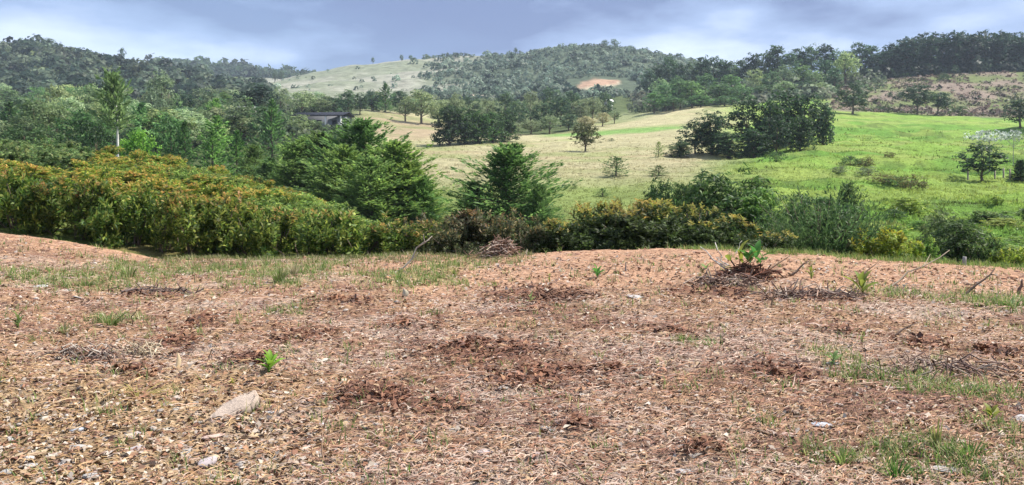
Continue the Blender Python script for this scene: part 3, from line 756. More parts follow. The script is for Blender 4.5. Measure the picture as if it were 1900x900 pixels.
# ------------------------------------------------------------------ left bank of copper-tipped shrubs
def left_bank():
    n = 0
    # front row along the lip of the plot
    px = -70.0
    while px < 765:
        Y = 15.35 + rnd.uniform(-0.1, 0.25)
        p = at_Y(px, Y)
        top = np.interp(px, [-70, 60, 200, 330, 450, 600, 765], [318, 318, 345, 365, 375, 392, 402]) + rnd.uniform(-10, 10)
        h = Y * (HZ - top) / F - p[2]
        K_FRONT.put(p - np.array([0, 0, 0.12]), h + 0.12, rnd.uniform(1.5, 1.9), rnd.uniform(0, 6.28), ORD[n] + ' copper-tipped shrub from the left in the front row of the left bank',
                  'shrubs in the front row of the left bank', (1, 1, 1), n)
        n += 1; px += rnd.uniform(44, 62)
    # the low cover of the slope behind
    for Y in np.exp(np.linspace(math.log(16.7), math.log(38), 15)):
        x = -(1010) / F * Y; step = 1.15 + 0.012 * Y
        while x < -(190) / F * Y:
            xx, yy = x + rnd.uniform(-0.4, 0.4), Y + rnd.uniform(-0.5, 0.5)
            x += step
            px = 950 + F * xx / yy
            if n > 290 or px > 770 - max(0, yy - 17) * 9: continue
            z = float(ground_z(xx, yy)); hh = rnd.uniform(0.4, 0.72)
            g_ = fbm(xx / 4.5, yy / 3.5, 3, 77)
            rim = yy > 33.5
            if px < 150 and yy > 25:
                kk, tint, lb, gr = K_LEAFY, (1.5, 1.35, 1.6), 'grey-green leafy shrub at the top left of the copper bank', 'grey-green shrubs at the top left of the bank'; hh *= 1.2
            elif g_ > 0.5 and not rim:
                kk, tint, lb, gr = K_LEAFY, (2.0, 1.75, 1.4), 'low green leafy patch without copper tips on the slope of the left bank', 'green patches on the left bank'
            else:
                kk, tint, lb, gr = K_TIP, (1.3, 1.28, 1.0), 'copper-tipped low shrub along the crest of the left bank' if rim else 'copper-tipped low shrub on the slope of the left bank', 'shrubs along the crest of the left bank' if rim else 'shrubs on the slope of the left bank'
            kk.put((xx, yy, z - 0.1), hh + 0.1, rnd.uniform(1.4, 2.2), rnd.uniform(0, 6.28), lb, gr, tint, n)
            n += 1
left_bank()

# middle and right hedges on the far lip
for i, (px, top, wp, Y) in enumerate([(785, 405, 120, 15.6), (830, 388, 150, 16.2), (880, 384, 150, 15.9), (925, 386, 140, 16.4), (965, 396, 120, 15.6), (1000, 416, 90, 16.0), (850, 415, 130, 15.1)]):
    top_place(K_DULL, px, top, wp, Y, ORD[i] + ' shrub from the left in the dull brown-green hedge clump between the two bigger hedges' if i < 6 else 'low dull brown-green shrub at the front foot of the small middle hedge clump', 'shrubs of the dull middle hedge', k=i)
for i, (px, top, wp, Y) in enumerate([(1040, 400, 110, 15.6), (1080, 384, 150, 15.8), (1130, 376, 170, 15.7), (1185, 370, 180, 15.9), (1240, 370, 170, 15.7), (1290, 378, 150, 15.8), (1330, 396, 130, 15.5), (1375, 412, 130, 15.6), (1415, 424, 110, 15.4)]):
    top_place(K_HEDGE, px, top, wp, Y, ORD[i] + ' golden-topped shrub from the left in the long dark hedge behind the plot', 'shrubs of the golden-topped hedge', k=i)
for i, (px, top, wp, Y) in enumerate([(1100, 372, 150, 17.4), (1165, 368, 170, 17.3), (1225, 367, 160, 17.5), (1275, 380, 140, 17.2)]):
    top_place(K_HEDGE, px, top, wp, Y, ORD[i] + ' shrub from the left in the rear row of the long golden-topped hedge', 'rear row of the golden-topped hedge', k=i + 1)
# right group
top_place(K_WISP, 1525, 352, 200, 17.0, 'big willowy green bush of upright wands behind the plot, right of the hedge', k=0)
top_place(K_FEATH, 1530, 372, 150, 17.3, 'dense dark heart bush inside the big willowy bush', k=1, tint=(0.8, 0.9, 0.95))
top_place(K_WISP, 1460, 405, 70, 16.2, 'smaller willowy bush between the golden hedge and the big willowy bush', k=1, tint=(1.1, 1.1, 1.1))
top_place(K_YEL, 1625, 418, 115, 16.3, 'yellow-green shrub on the lip right of the willowy bush')
top_place(K_YEL, 1672, 440, 80, 15.9, 'small yellow-green shrub beside the larger yellow-green one', tint=(0.85, 0.95, 1), k=0)
top_place(K_FEATH, 1780, 405, 110, 16.6, 'dark leafy shrub at the right end of the lip', k=0, tint=(0.85, 0.9, 0.9))
top_place(K_FEATH, 1745, 388, 95, 21.0, 'grey-green shrub behind the dark leafy shrub on the right lip', k=1, tint=(1.6, 1.3, 1.6))
top_place(K_LEAFY, 1825, 440, 70, 15.8, 'small dark shrub beside the grey post on the right lip', k=2, tint=(0.8, 0.85, 0.8))
top_place(K_LEAFY, 1715, 435, 70, 16.0, 'fresh green shrub between the yellow-green shrubs and the dark leafy shrub', k=1, tint=(1.6, 1.7, 1.2))
top_place(K_LEAFY, 1880, 455, 80, 15.4, 'yellowish rank shrub at the far right end of the lip', k=0, tint=(3.0, 2.2, 1.0))
top_place(K_FEATH, 1350, 312, 170, 24.0, 'tall dark leafy bush behind the golden hedge', k=1, tint=(0.9, 0.95, 0.95))
top_place(K_FEATH, 1415, 348, 120, 23.0, 'paler leafy bush right of the tall dark one', k=0, tint=(1.7, 1.6, 1.3))
top_place(K_FEATH, 1300, 332, 100, 25.0, 'leafy bush left of the tall dark one', k=2)
top_place(K_FEATH, 1225, 328, 80, 26.0, 'dark round bush behind the middle of the golden hedge', k=1, tint=(0.6, 0.65, 0.7))
top_place(K_FEATH, 1262, 338, 60, 27.0, 'small dark bush beside the dark round bush behind the hedge', k=0, tint=(0.7, 0.75, 0.8))
top_place(K_FEATH, 1576, 336, 44, 32.0, 'small dark bush on the slope behind the big willowy bush', k=0, tint=(0.7, 0.75, 0.8))
top_place(K_FEATH, 1480, 375, 90, 22.0, 'loose green weed bush left of the big willowy bush', k=2, tint=(1.7, 1.6, 1.2))

# near conifers in the dip behind the bank; right ones tinted brighter as sunlit
CONN = [(600, 244, 170, 56, 'slender conifer at the left back of the near conifer clump', (1.2, 1.15, 1.0)),
        (670, 220, 215, 51, 'tallest conifer of the near clump behind the copper-tipped bank', (1.15, 1.1, 1.0)),
        (735, 262, 215, 45, 'sunlit-tinted green conifer at the right of the near clump', (1.55, 1.4, 1.0)),
        (548, 262, 170, 55, 'conifer at the left edge of the near clump above the dark bank', (1.2, 1.15, 1.0)),
        (615, 300, 160, 47, 'low conifer at the front foot of the near clump', (1.2, 1.15, 1.0)),
        (690, 290, 170, 43, 'front conifer in the middle of the near clump', (1.2, 1.15, 1.0)),
        (785, 325, 90, 43, 'small conifer at the right foot of the near clump', (1.3, 1.3, 1.0)),
        (943, 266, 230, 42, 'lone feathery conifer behind the dull middle hedge', (1.2, 1.15, 1.0)),
        (878, 335, 90, 41, 'conifer sapling left of the lone feathery conifer', (0.95, 1.0, 0.9)),
        (1000, 340, 80, 40, 'low conifer sapling right of the lone feathery conifer', (0.95, 1.0, 0.9)),
        (575, 252, 150, 60, 'conifer at the back of the near clump between the slender and the left edge ones', (1.4, 1.35, 1.1)),
        (640, 268, 150, 46, 'pale conifer in the heart of the near clump', (1.5, 1.4, 1.1)),
        (760, 298, 150, 44, 'low sunlit-tinted conifer at the right flank of the near clump', (1.7, 1.5, 1.0)),
        (500, 292, 100, 58, 'conifer left of the near clump above the copper bank', (1.0, 1.0, 0.95)),
        (470, 268, 80, 66, 'slim conifer standing further left behind the copper bank', (1.1, 1.1, 1.0))]
for i, (px, top, wp, Y, lb, tint) in enumerate(CONN):
    top_place(K_CON, px, top, wp, Y, lb, 'near conifers behind the bank', tint, i)

for i in range(46):
    px = rnd.uniform(1400, 1960); Y = rnd.uniform(16.8, 46)
    if px < 1640 and Y < 19: continue
    p = at_Y(px, Y); h = rnd.uniform(0.35, 0.75) * (0.8 + Y / 60)
    (K_FEATH if i % 2 else K_LEAFY).put(p - np.array([0, 0, 0.08]), h, h * rnd.uniform(1.8, 3.2), rnd.uniform(0, 6.28), 'low rank weed clump on the near part of the bright green slope', 'weed clumps on the near green slope',
                ((2.6, 2.2, 1.3), (1.8, 1.75, 1.2), (1.2, 1.2, 1.1), (3.0, 2.3, 1.5))[i % 4], i, name='weed_clump')
# lone tree and small plants of the meadow
K_LONE = Kind('meadow_tree', 'tree', [lobed_tree(131, h=5, w_=5.2, bare=0.2, nl=12, nclus=210, per=14, leaf=0.26, cl=0.3, tr=0.028, spread=0.27, pal=((0.06, 0.075, 0.025), (0.08, 0.09, 0.03), (0.045, 0.06, 0.02), (0.10, 0.10, 0.035)))], 5.0, 5.2)
top_place(K_LONE, 1086, 229, 56, 140, 'lone round tree standing by itself in the pale meadow', base=281, name='meadow_tree')
K_SAP = Kind('meadow_bush', 'bush', [conifer(141, h=3, w_=3.2, nb=60, per=20, leaf=0.2, power=0.5, pal=MIDG), conifer(142, h=3, w_=3.2, nb=50, per=18, leaf=0.2, power=0.5, pal=GREY)], 3.0, 3.2)
for px, base, top, wp, lb, tint in [(1143, 328, 289, 60, 'scruffy sapling in the middle of the pale meadow', (0.9, 0.95, 0.9)), (1118, 365, 348, 36, 'low sprig below the scruffy sapling in the meadow', (0.9, 1, .9)),
                                    (1222, 292, 262, 22, 'thin straggly sapling left of the dark conifer clump', (1.6, 1.3, 1.1)), (1222, 326, 306, 44, 'low dark bush in the meadow ditch above the golden hedge', (0.6, .65, .6)),
                                    (1065, 350, 340, 16, 'tiny sprig in the meadow above the lone conifer', (1, 1, 1)), (1135, 262, 256, 16, 'tiny tuft right of the lone round tree', (1, .9, .8))]:
    top_place(K_SAP, px, top, wp, 80, lb, None, tint, 0, base=base)
# low bushes on the bright green slope
K_LOW = Kind('slope_bush', 'bush', [lobed_tree(s, h=2, w_=3.6, bare=0.02, nl=8, nclus=80, per=12, leaf=0.22, cl=0.28, tr=0.03, pal=p_, spread=0.33) for s, p_ in ((151, MIDG), (152, ((0.10, 0.11, 0.035), (0.14, 0.12, 0.045), (0.07, 0.09, 0.03))), (153, GREY))], 2.0, 3.6)
for i, (px, base, top, wp, k, lb) in enumerate([(1578, 307, 288, 44, 0, 'left of the two dark bushes high on the bright green slope'), (1606, 309, 290, 44, 1, 'right of the two dark bushes high on the bright green slope'),
        (1640, 340, 320, 60, 1, 'rusty-green bush at the left of the low line on the bright slope'), (1690, 352, 322, 70, 1, 'rusty-green bush at the right end of the low line on the bright slope'),
        (1612, 325, 308, 50, 2, 'greyish bush at the upper left of the low line on the slope'), (1665, 346, 326, 60, 0, 'dark bush in the middle of the low line on the slope'),
        (1560, 322, 306, 40, 2, 'pale bush between the willowy bush and the slope line'), (1410, 345, 325, 44, 1, 'rust-tinged bush at the left edge of the bright slope'),
        (1440, 300, 280, 40, 0, 'low bush at the foot of the dark conifer clump'), (1650, 292, 280, 26, 1, 'tiny rusty bush on the upper bright slope'),
        (1660, 405, 390, 50, 0, 'low weed bush below the slope line'), (1560, 392, 372, 50, 2, 'weed bush on the slope above the yellow-green shrub'), (1850, 420, 405, 60, 2, 'grey weed bush low on the right of the bright slope')]):
    top_place(K_LOW, px, top, wp, 70, lb, 'low bushes on the bright slope', (1, 1, 1), k, base=base)
# dark conifer with silver-leaved flat tree behind it, and the clump at the right edge
top_place(K_PINEB, 1822, 264, 84, 72, 'dark conifer low on the right of the bright slope', k=1, base=336, tint=(0.6, 0.65, 0.7))
K_SILVER = Kind('silver_tree', 'tree', [lobed_tree(161, h=5, w_=6, bare=0.7, nl=9, nclus=60, per=12, leaf=0.3, cl=0.35, tr=0.016, flat=0.35, spread=0.38, bark=(0.3, 0.29, 0.27), pal=((0.42, 0.47, 0.48), (0.5, 0.54, 0.55), (0.16, 0.22, 0.15), (0.32, 0.38, 0.36)))], 5.0, 6.0)
top_place(K_SILVER, 1836, 240, 86, 80, 'pale silver-leaved flat-topped tree behind the dark conifer on the right', base=318)
top_place(K_SILVER, 1880, 240, 50, 86, 'smaller silver-leaved tree at the right edge', base=312, tint=(0.9, 0.9, 0.9))
top_place(K_CONB, 1893, 296, 40, 72, 'dark conifer sapling at the right edge of the bright slope', k=2, base=336)
top_place(K_PINEB, 1893, 184, 60, 205, 'dark tree cut by the right edge at the top of the bright slope', k=0, tint=(.6, .6, .7), base=236)
top_place(K_PINEB, 1582, 150, 66, 215, 'round dark tree standing alone left at the top of the bright slope', k=1, tint=(.75, .8, .85), base=212)
top_place(K_PINEB, 1702, 154, 64, 215, 'broad dark pine at the top of the bright slope', k=2, tint=(.72, .76, .85), base=212)
top_place(K_PINEB, 1738, 168, 54, 210, 'leaning flat-crowned pine beside the broad dark pine', k=2, tint=(.7, .8, .8), base=214, lean=0.16)
top_place(K_LOW, 1752, 136, 26, 270, 'small dark bush alone on the heathery hillside', k=0, tint=(.6, .6, .7), base=150)
top_place(K_LOW, 1668, 170, 30, 260, 'dark bush on the heath left of the broad dark pine', k=2, tint=(.8, .8, .9), base=182)
top_place(K_LOW, 1780, 196, 50, 240, 'long low bush at the foot of the heath by the leaning pine', k=0, tint=(.9, .9, .9), base=208)
top_place(K_LOW, 1640, 196, 40, 240, 'low dark bush at the foot of the heath by the round tree', k=0, tint=(.7, .7, .8), base=206)

# dark conifer clump in the middle distance
CL = [(1290, 222, 60, 118, 1, 'low'), (1322, 206, 70, 116, 0, ''), (1262, 262, 50, 114, 2, 'low'), (1352, 245, 70, 112, 1, 'low'), (1388, 180, 78, 118, 2, 'tall'), (1425, 186, 64, 116, 0, 'tall'),
      (1462, 165, 74, 120, 1, 'tall'), (1500, 172, 66, 121, 2, 'tall'), (1528, 190, 48, 122, 0, ''), (1440, 210, 60, 112, 1, ''), (1400, 235, 60, 110, 0, 'low'), (1485, 215, 50, 114, 1, '')]
for i, (px, top, wp, Y, k, sz) in enumerate(sorted(CL)):
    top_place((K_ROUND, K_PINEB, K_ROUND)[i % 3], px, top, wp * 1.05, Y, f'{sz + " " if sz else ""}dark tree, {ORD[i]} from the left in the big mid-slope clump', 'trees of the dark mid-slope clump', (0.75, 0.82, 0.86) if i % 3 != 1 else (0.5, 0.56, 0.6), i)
# round clump below the hill; shaded left and sunlit right put into the tints
for i, (px, top, wp, Y, tint) in enumerate([(834, 196, 62, 152, (0.55, 0.6, 0.65)), (862, 200, 60, 155, (0.85, 0.95, 0.85)), (888, 206, 56, 158, (1.1, 1.2, 0.9)), (914, 208, 52, 162, (0.9, 1, 0.9)), (936, 202, 50, 168, (0.8, 0.9, 0.85))]):
    top_place(K_ROUND, px, top, wp * 1.1, Y, f'{ORD[i]} round tree from the left in the clump at the meadow corner', 'round trees at the meadow corner', tint, i)
# pines and bushes behind the round clump
for i, (px, top, wp, Y, k) in enumerate([(845, 172, 40, 225, 'g'), (872, 178, 44, 232, 'p'), (905, 182, 42, 236, 'g'), (938, 170, 44, 230, 'p'), (962, 186, 44, 215, 'p'), (984, 168, 40, 240, 'g'), (1004, 190, 44, 212, 'p'), (1022, 160, 42, 250, 'p'),
                                         (1040, 176, 44, 236, 'p'), (1062, 168, 42, 248, 'p'), (1078, 186, 40, 226, 'g'), (1100, 180, 46, 235, 'g'), (1124, 170, 34, 250, 'p'), (1020, 215, 50, 200, 'g'), (985, 222, 46, 198, 'g'), (1055, 212, 40, 205, 'p'), (1085, 215, 44, 208, 'b'), (1118, 208, 36, 222, 'b'), (950, 226, 40, 195, 'g'), (1140, 205, 26, 232, 'g')]):
    kk = {'g': K_GREY, 'p': K_PINEB, 'b': K_GREY}[k]
    top_place(kk, px, top, wp, Y, ('dark pine' if k == 'p' else 'grey-green tree' if k == 'g' else 'bare grey-brown tree') + ' in the belt below the bare hill, behind the round clump',
              'tree belt below the bare hill', (1, 1, 1.05) if k != 'b' else (2.0, 1.5, 1.7), i)
# clump on top of the pale meadow
for i, (px, top, wp, Y) in enumerate([(1214, 170, 40, 262), (1236, 156, 46, 268), (1262, 142, 44, 272), (1284, 150, 46, 266), (1310, 136, 44, 276), (1336, 152, 46, 270), (1358, 138, 42, 280), (1378, 160, 44, 268), (1250, 178, 40, 256), (1300, 176, 44, 258), (1345, 178, 44, 258)]):
    top_place(K_PINEB, px, top, wp * 1.15, Y, (f'{ORD[i]} pine from the left at the back' if i < 8 else f'{ORD[i - 8]} pine from the left at the front') + ' of the clump atop the pale meadow', 'pine clump atop the pale meadow', (1.2, 1.35, 1.15) if i % 3 else (1.6, 1.75, 1.3), i)
# ridge of mixed pines running up to the right
RID = [(1205, 128, 30, 345), (1222, 118, 32, 350), (1243, 100, 28, 350), (1262, 118, 34, 345), (1284, 112, 34, 350), (1306, 104, 36, 345), (1330, 104, 40, 350), (1352, 112, 36, 345), (1376, 108, 36, 350), (1398, 98, 36, 345), (1420, 94, 36, 350),
       (1442, 84, 44, 350), (1466, 96, 34, 340), (1484, 88, 36, 352), (1506, 82, 36, 350), (1532, 82, 38, 352), (1552, 92, 34, 348), (1574, 94, 40, 338), (1596, 78, 40, 350), (1618, 84, 38, 352)]
for i, (px, top, wp, Y) in enumerate(RID):
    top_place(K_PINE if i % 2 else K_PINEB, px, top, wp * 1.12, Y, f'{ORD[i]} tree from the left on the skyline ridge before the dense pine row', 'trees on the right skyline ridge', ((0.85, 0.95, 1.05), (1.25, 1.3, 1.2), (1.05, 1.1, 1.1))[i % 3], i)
RID2 = [(1225, 145, 36, 320), (1255, 140, 30, 326), (1402, 128, 36, 315), (1430, 132, 34, 310), (1455, 120, 40, 318), (1490, 118, 38, 318), (1512, 130, 34, 312), (1530, 108, 36, 318), (1568, 96, 48, 318), (1548, 126, 30, 310), (1390, 150, 40, 300), (1420, 156, 40, 295), (1455, 150, 42, 292), (1490, 150, 42, 292), (1520, 152, 36, 290)]
for i, (px, top, wp, Y) in enumerate(RID2):
    top_place(K_PINEB if i % 2 else K_GREY, px, top, wp * 1.1, Y, f'{ORD[i]} in left-to-right order of the trees just below the skyline ridge', 'trees below the right skyline ridge', ((1.15, 1.3, 1.2), (0.8, 0.9, 0.95), (1.5, 1.55, 1.3))[i % 3], i)
# dense pine row at the upper right; backlight and vignette put into the tint
for i in range(22):
    px = 1640 + i * 14.2 + rnd.uniform(-3, 3)
    top = np.interp(px, [1640, 1660, 1700, 1780, 1850, 1880, 1960], [94, 80, 68, 62, 58, 62, 66]) + rnd.uniform(-5, 5)
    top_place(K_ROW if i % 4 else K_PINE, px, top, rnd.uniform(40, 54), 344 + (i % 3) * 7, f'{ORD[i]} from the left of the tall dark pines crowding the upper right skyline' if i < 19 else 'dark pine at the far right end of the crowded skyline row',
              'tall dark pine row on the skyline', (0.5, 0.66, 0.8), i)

# left valley wood: named trees first
LV = [('p', 478, 156, 84, 175, (0.5, 0.55, 0.75), 'dark spreading tree above the huts in the left valley'), ('p', 452, 176, 44, 172, (0.5, 0.55, 0.7), 'dark lower tree beside the spreading dark tree in the left valley'),
      ('c', 505, 184, 76, 100, (1.1, 1.15, 1.25), 'pale green conifer below the dark spreading tree'), ('g', 300, 132, 56, 180, (0.85, 0.95, 1.05), 'tall grey-green tree in the middle of the left wood'),
      ('g', 286, 165, 50, 170, (0.8, .85, 1), 'grey tree in front of the tall grey-green one'), ('g', 110, 158, 70, 140, (1.35, 1.3, 1.2), 'pale round tree at the left of the bare-trunked tree'),
      ('g', 168, 156, 60, 145, (1.2, 1.2, 1.15), 'pale round tree next to the crown of the bare-trunked tree'), ('g', 40, 176, 70, 135, (0.7, 0.8, .9), 'dark tree near the left edge of the wood'),
      ('g', 35, 215, 90, 95, (0.75, 0.9, 0.85), 'large dark green tree at the left edge above the bank'), ('g', 95, 190, 90, 92, (1.0, 1.05, 0.95), 'large green tree left of the bare-trunked tree'),
      ('m', 150, 205, 90, 84, (0.8, 0.9, 0.9), 'dense green tree just left of the pale trunk'), ('m', 60, 230, 100, 76, (0.7, 0.8, 0.85), 'dense dark tree above the left end of the bank'),
      ('m', 175, 222, 60, 78, (0.55, 0.6, 0.7), 'darkest low tree at the foot of the pale trunk'), ('m', 258, 238, 66, 62, (1.9, 1.9, 1.0), 'bright lime-green bush right of the pale trunk'),
      ('m', 318, 214, 70, 78, (0.85, 0.95, 1.0), 'dark green tree right of the lime-green bush'), ('c', 342, 225, 70, 75, (0.9, 1.0, 1.0), 'dark conifer behind the crest of the copper bank'),
      ('c', 395, 240, 76, 70, (1.3, 1.35, 1.1), 'light green conifer behind the crest of the bank'), ('c', 440, 240, 72, 74, (1.2, 1.3, 1.1), 'green conifer second along behind the bank'),
      ('g', 385, 160, 46, 190, (1.05, 1.1, 1.25), 'pale tree midway between the wood and the bare hill'), ('g', 420, 195, 60, 150, (1.5, 1.35, 1.5), 'greyish feathery tree left of the small hut'),
      ('g', 455, 216, 56, 125, (1.3, 1.25, 1.3), 'grey-green tree in front of the small hut'), ('g', 370, 200, 60, 130, (0.9, 1.0, 1.0), 'rounded tree in the middle of the valley wood'),
      ('p', 345, 172, 34, 190, (0.7, 0.8, 0.95), 'dark narrow tree in the middle of the valley wood'), ('g', 580, 222, 40, 150, (0.8, 0.9, 0.9), 'round bush in front of the dark-roofed house'),
      ('g', 556, 212, 54, 148, (1.1, 1.15, 1.1), 'grey-green tree hiding the left half of the dark-roofed house'),
      ('g', 560, 168, 50, 235, (1.5, 1.45, 1.5), 'pale tree behind the dark-roofed house'), ('g', 595, 174, 48, 240, (1.2, 1.2, 1.25), 'grey tree behind the right of the house'),
      ('p', 645, 166, 34, 235, (1.1, 1.2, 1.1), 'pine right of the dark-roofed house'), ('p', 668, 172, 34, 238, (0.8, 0.9, .95), 'dark pine right of the first pine by the house'), ('p', 620, 178, 30, 240, (1, 1.05, 1.05), 'small pine above the house roof'),
      ('c', 715, 154, 46, 260, (1.0, 1.05, 1.15), 'conifer at the foot of the bare grassy hill'), ('p', 690, 168, 36, 262, (0.7, 0.8, 0.9), 'dark pine left of the conifer under the bare hill'), ('p', 742, 166, 36, 266, (0.8, 0.9, 0.95), 'pine right of the conifer under the bare hill'),
      ('g', 782, 166, 66, 225, (1.55, 1.5, 1.45), 'big pale feathery tree above the tan meadow'), ('g', 815, 185, 50, 230, (1.3, 1.3, 1.3), 'pale tree right of the big feathery tree'), ('g', 752, 186, 40, 228, (1.1, 1.15, 1.1), 'grey-green tree left of the big feathery tree'),
      ('g', 520, 160, 40, 230, (1.4, 1.35, 1.5), 'pale grey tree above the dark spreading tree')]
KM = {'p': K_PINEB, 'c': K_CONP, 'g': K_GREY, 'm': K_MID}
for i, (k, px, top, wp, Y, tint, lb) in enumerate(LV):
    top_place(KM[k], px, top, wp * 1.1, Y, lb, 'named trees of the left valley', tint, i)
# the tall tree with the pale bare trunk
K_BARE = Kind('bare_trunk_tree', 'tree', [conifer(171, h=7, w_=4.4, nb=80, per=22, leaf=0.36, power=0.45, low=0.5, tr=0.6, rag=0.6, pal=((0.12, 0.19, 0.075), (0.16, 0.24, 0.10), (0.09, 0.15, 0.06)), bark=(0.62, 0.6, 0.55))], 7.0, 4.4)
top_place(K_BARE, 222, 128, 78, 72, 'tall light green tree on a bare pale trunk above the bank', lean=-0.07, rz=0.0)
# filler of the valley wood
nv = 0
for _ in range(1200):
    if nv >= 120: break
    px = rnd.uniform(-40, 830); Y = math.exp(rnd.uniform(math.log(95), math.log(345)))
    if px > 640 and Y < 262: continue
    if 505 < px < 700 and Y < 236: continue
    p = at_Y(px, Y)
    base_py = HZ - F * p[2] / Y
    h = rnd.uniform(4.5, 8.0)
    t_ = HZ - F * (p[2] + h) / Y
    lim = np.interp(px, [0, 100, 250, 420, 500, 700, 830], [150, 150, 150, 160, 165, 165, 175])
    if t_ < lim: continue
    kk = (K_GREY, K_GREY, K_PINEB, K_CONP, K_MID)[nv % 5]
    kk.put(p - np.array([0, 0, .1]), h, rnd.uniform(5.0, 8.5), rnd.uniform(0, 6.28),
           {'broadleaf_tree': 'grey-green broadleaf tree in the crowded wood filling the left valley', 'pine_tree': 'dark pine in the crowded wood filling the left valley', 'conifer': 'green conifer in the crowded wood filling the left valley'}[kk.name],
           {'broadleaf_tree': 'broadleaf trees of the valley wood', 'pine_tree': 'pines of the valley wood', 'conifer': 'conifers of the valley wood'}[kk.name],
           tuple(np.array([(1.0, 1.1, 1.2), (1.25, 1.2, 1.0), (1.1, 1.1, 1.2)][nv % 3]) * (rnd.uniform(0.55, 0.85) if nv % 4 == 0 else rnd.uniform(0.95, 1.75))), nv)
    nv += 1

# skyline bumps on the left hill and the bare hill
for i, (px, top, wp, Y, lb) in enumerate([(38, 70, 16, 505, 'small dark tree alone on the skyline near the left edge'), (226, 88, 14, 512, 'small tree on the skyline of the left hill'), (86, 70, 34, 515, 'clump-like tree on the top of the left hill'),
        (296, 108, 12, 515, 'small tree where the left hill drops'), (510, 130, 12, 640, 'left of two tiny trees in the saddle'), (522, 130, 12, 640, 'right of two tiny trees in the saddle'),
        (745, 101, 8, 648, 'tiny tree on the bare hill skyline, left of two'), (762, 102, 8, 648, 'tiny tree on the bare hill skyline, right of two'), (957, 88, 9, 648, 'tiny tree on the skyline left of the summit'),
        (1122, 74, 16, 648, 'left of the two trees right of the summit'), (1140, 72, 18, 648, 'right of the two trees right of the summit'), (692, 106, 7, 648, 'tiny tree far left on the bare hill skyline'), (1170, 84, 16, 650, 'bush where the summit starts to drop')]):
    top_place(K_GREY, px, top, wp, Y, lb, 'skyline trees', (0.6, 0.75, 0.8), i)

# ------------------------------------------------------------------ far cover that reads as one mass
def cover(name, label, spots, size, pal, nf, seed, flat=0.7, fine=0.36):
    rng = np.random.default_rng(seed)
    g = Geo(); n = len(spots)
    sz = size * np.minimum(rng.lognormal(-0.12, 0.42, n), 2.4)
    d = unit(rng.normal(size=(n, nf, 3)) + np.array([0, 0, 0.55])); d[..., 2] = np.abs(d[..., 2])
    P = spots[:, None, :] + d * sz[:, None, None] * 0.5 * np.array([1, 1, flat * 1.6]) * rng.uniform(0.75, 1.05, (n, nf, 1))
    c = pick(rng, pal, n, 0.3)[:, None, :] * rng.normal(1, 0.2, (n, nf, 1))
    nm = unit(d + rng.normal(0, 0.45, d.shape))
    D = unit(np.cross(nm, rdir(rng, n * nf).reshape(n, nf, 3)))
    s = (sz[:, None] * fine * rng.uniform(0.6, 1.3, (n, nf))).ravel()
    leaves(g, P.reshape(-1, 3), D.reshape(-1, 3), nm.reshape(-1, 3), s, s * 0.75, np.clip(c.reshape(-1, 3), 0.01, 0.9), 0.1)
    tag(link(bpy.data.objects.new(name, g.mesh(name, [M_LEAF]))), label, None, None, 'stuff')

def spots(n, px0, px1, Y0, Y1, keep, seed):
    rng = np.random.default_rng(seed)
    px = rng.uniform(px0, px1, n); Y = np.exp(rng.uniform(math.log(Y0), math.log(Y1), n))
    x = (px - 950) / F * Y
    k = keep(px, Y, x) > rng.random(n)
    px, Y, x = px[k], Y[k], x[k]
    return np.column_stack([x, Y, ground_z(x, Y)])

BLUE = ((0.11, 0.16, 0.12), (0.15, 0.205, 0.15), (0.06, 0.095, 0.07), (0.20, 0.25, 0.185), (0.13, 0.18, 0.13))
def keep_hill(px, Y, x):
    d = sstep(770, 900, px + (fbm(x / 30, Y / 30, 4, 23) - .5) * 220) * 0.95 + 0.02
    d = d * (0.55 + 0.75 * fbm(x / 14, Y / 14, 3, 87))
    d = np.where((np.abs(x - SCAR[0]) < 20) & (Y - SCAR[1] < 30) & (Y - SCAR[1] > -75), 0, d)
    return np.where((np.abs(x - CUT[0]) < 10) & (np.abs(Y - CUT[1]) < 12), 0, d)
cover('hill_scrub', 'grey-green scrub covering the bare hill and its right flank', spots(8200, 490, 1420, 352, 662, keep_hill, 5), 3.1, BLUE, 30, 5, 0.85, 0.33)
cover('hill_forest', 'forest covering the hill on the left', spots(2500, -80, 500, 300, 528, lambda p, Y, x: 0.85 * np.ones_like(p), 6), 5.0, ((0.06, 0.095, 0.065), (0.085, 0.125, 0.08), (0.04, 0.07, 0.05), (0.13, 0.17, 0.105)), 50, 6, 0.85, 0.28)
cover('distant_forest', 'forest on the farthest ridge in the left gap', spots(900, 280, 580, 880, 1010, lambda p, Y, x: np.ones_like(p), 7), 11, ((0.05, 0.085, 0.05), (0.065, 0.10, 0.055)), 34, 7, 0.8, 0.26)
cover('heath_scrub', 'low brown and green scrub on the heathery hillside', spots(2600, 1540, 2000, 236, 334, lambda p, Y, x: 0.25 + 0.7 * sstep(.4, .6, fbm(x / 10, Y / 8, 3, 91)), 8), 1.6, ((0.10, 0.12, 0.05), (0.17, 0.13, 0.10), (0.22, 0.17, 0.14), (0.07, 0.095, 0.04)), 12, 8, 0.5)
cover('ridge_scrub', 'scrub under the trees of the right ridge', spots(1500, 1180, 1640, 275, 352, lambda p, Y, x: np.where((p > 1540) & (Y < 320), 0.1, 0.7), 9), 3.6, ((0.09, 0.13, 0.075), (0.13, 0.165, 0.10), (0.17, 0.18, 0.125)), 30, 9, 0.7, 0.26)
cover('ridge_undergrowth', 'dark undergrowth beneath the pine row on the upper right skyline', spots(900, 1600, 2020, 336, 366, lambda p, Y, x: np.ones_like(p), 12), 4.5, DARK, 34, 12, 1.0, 0.28)
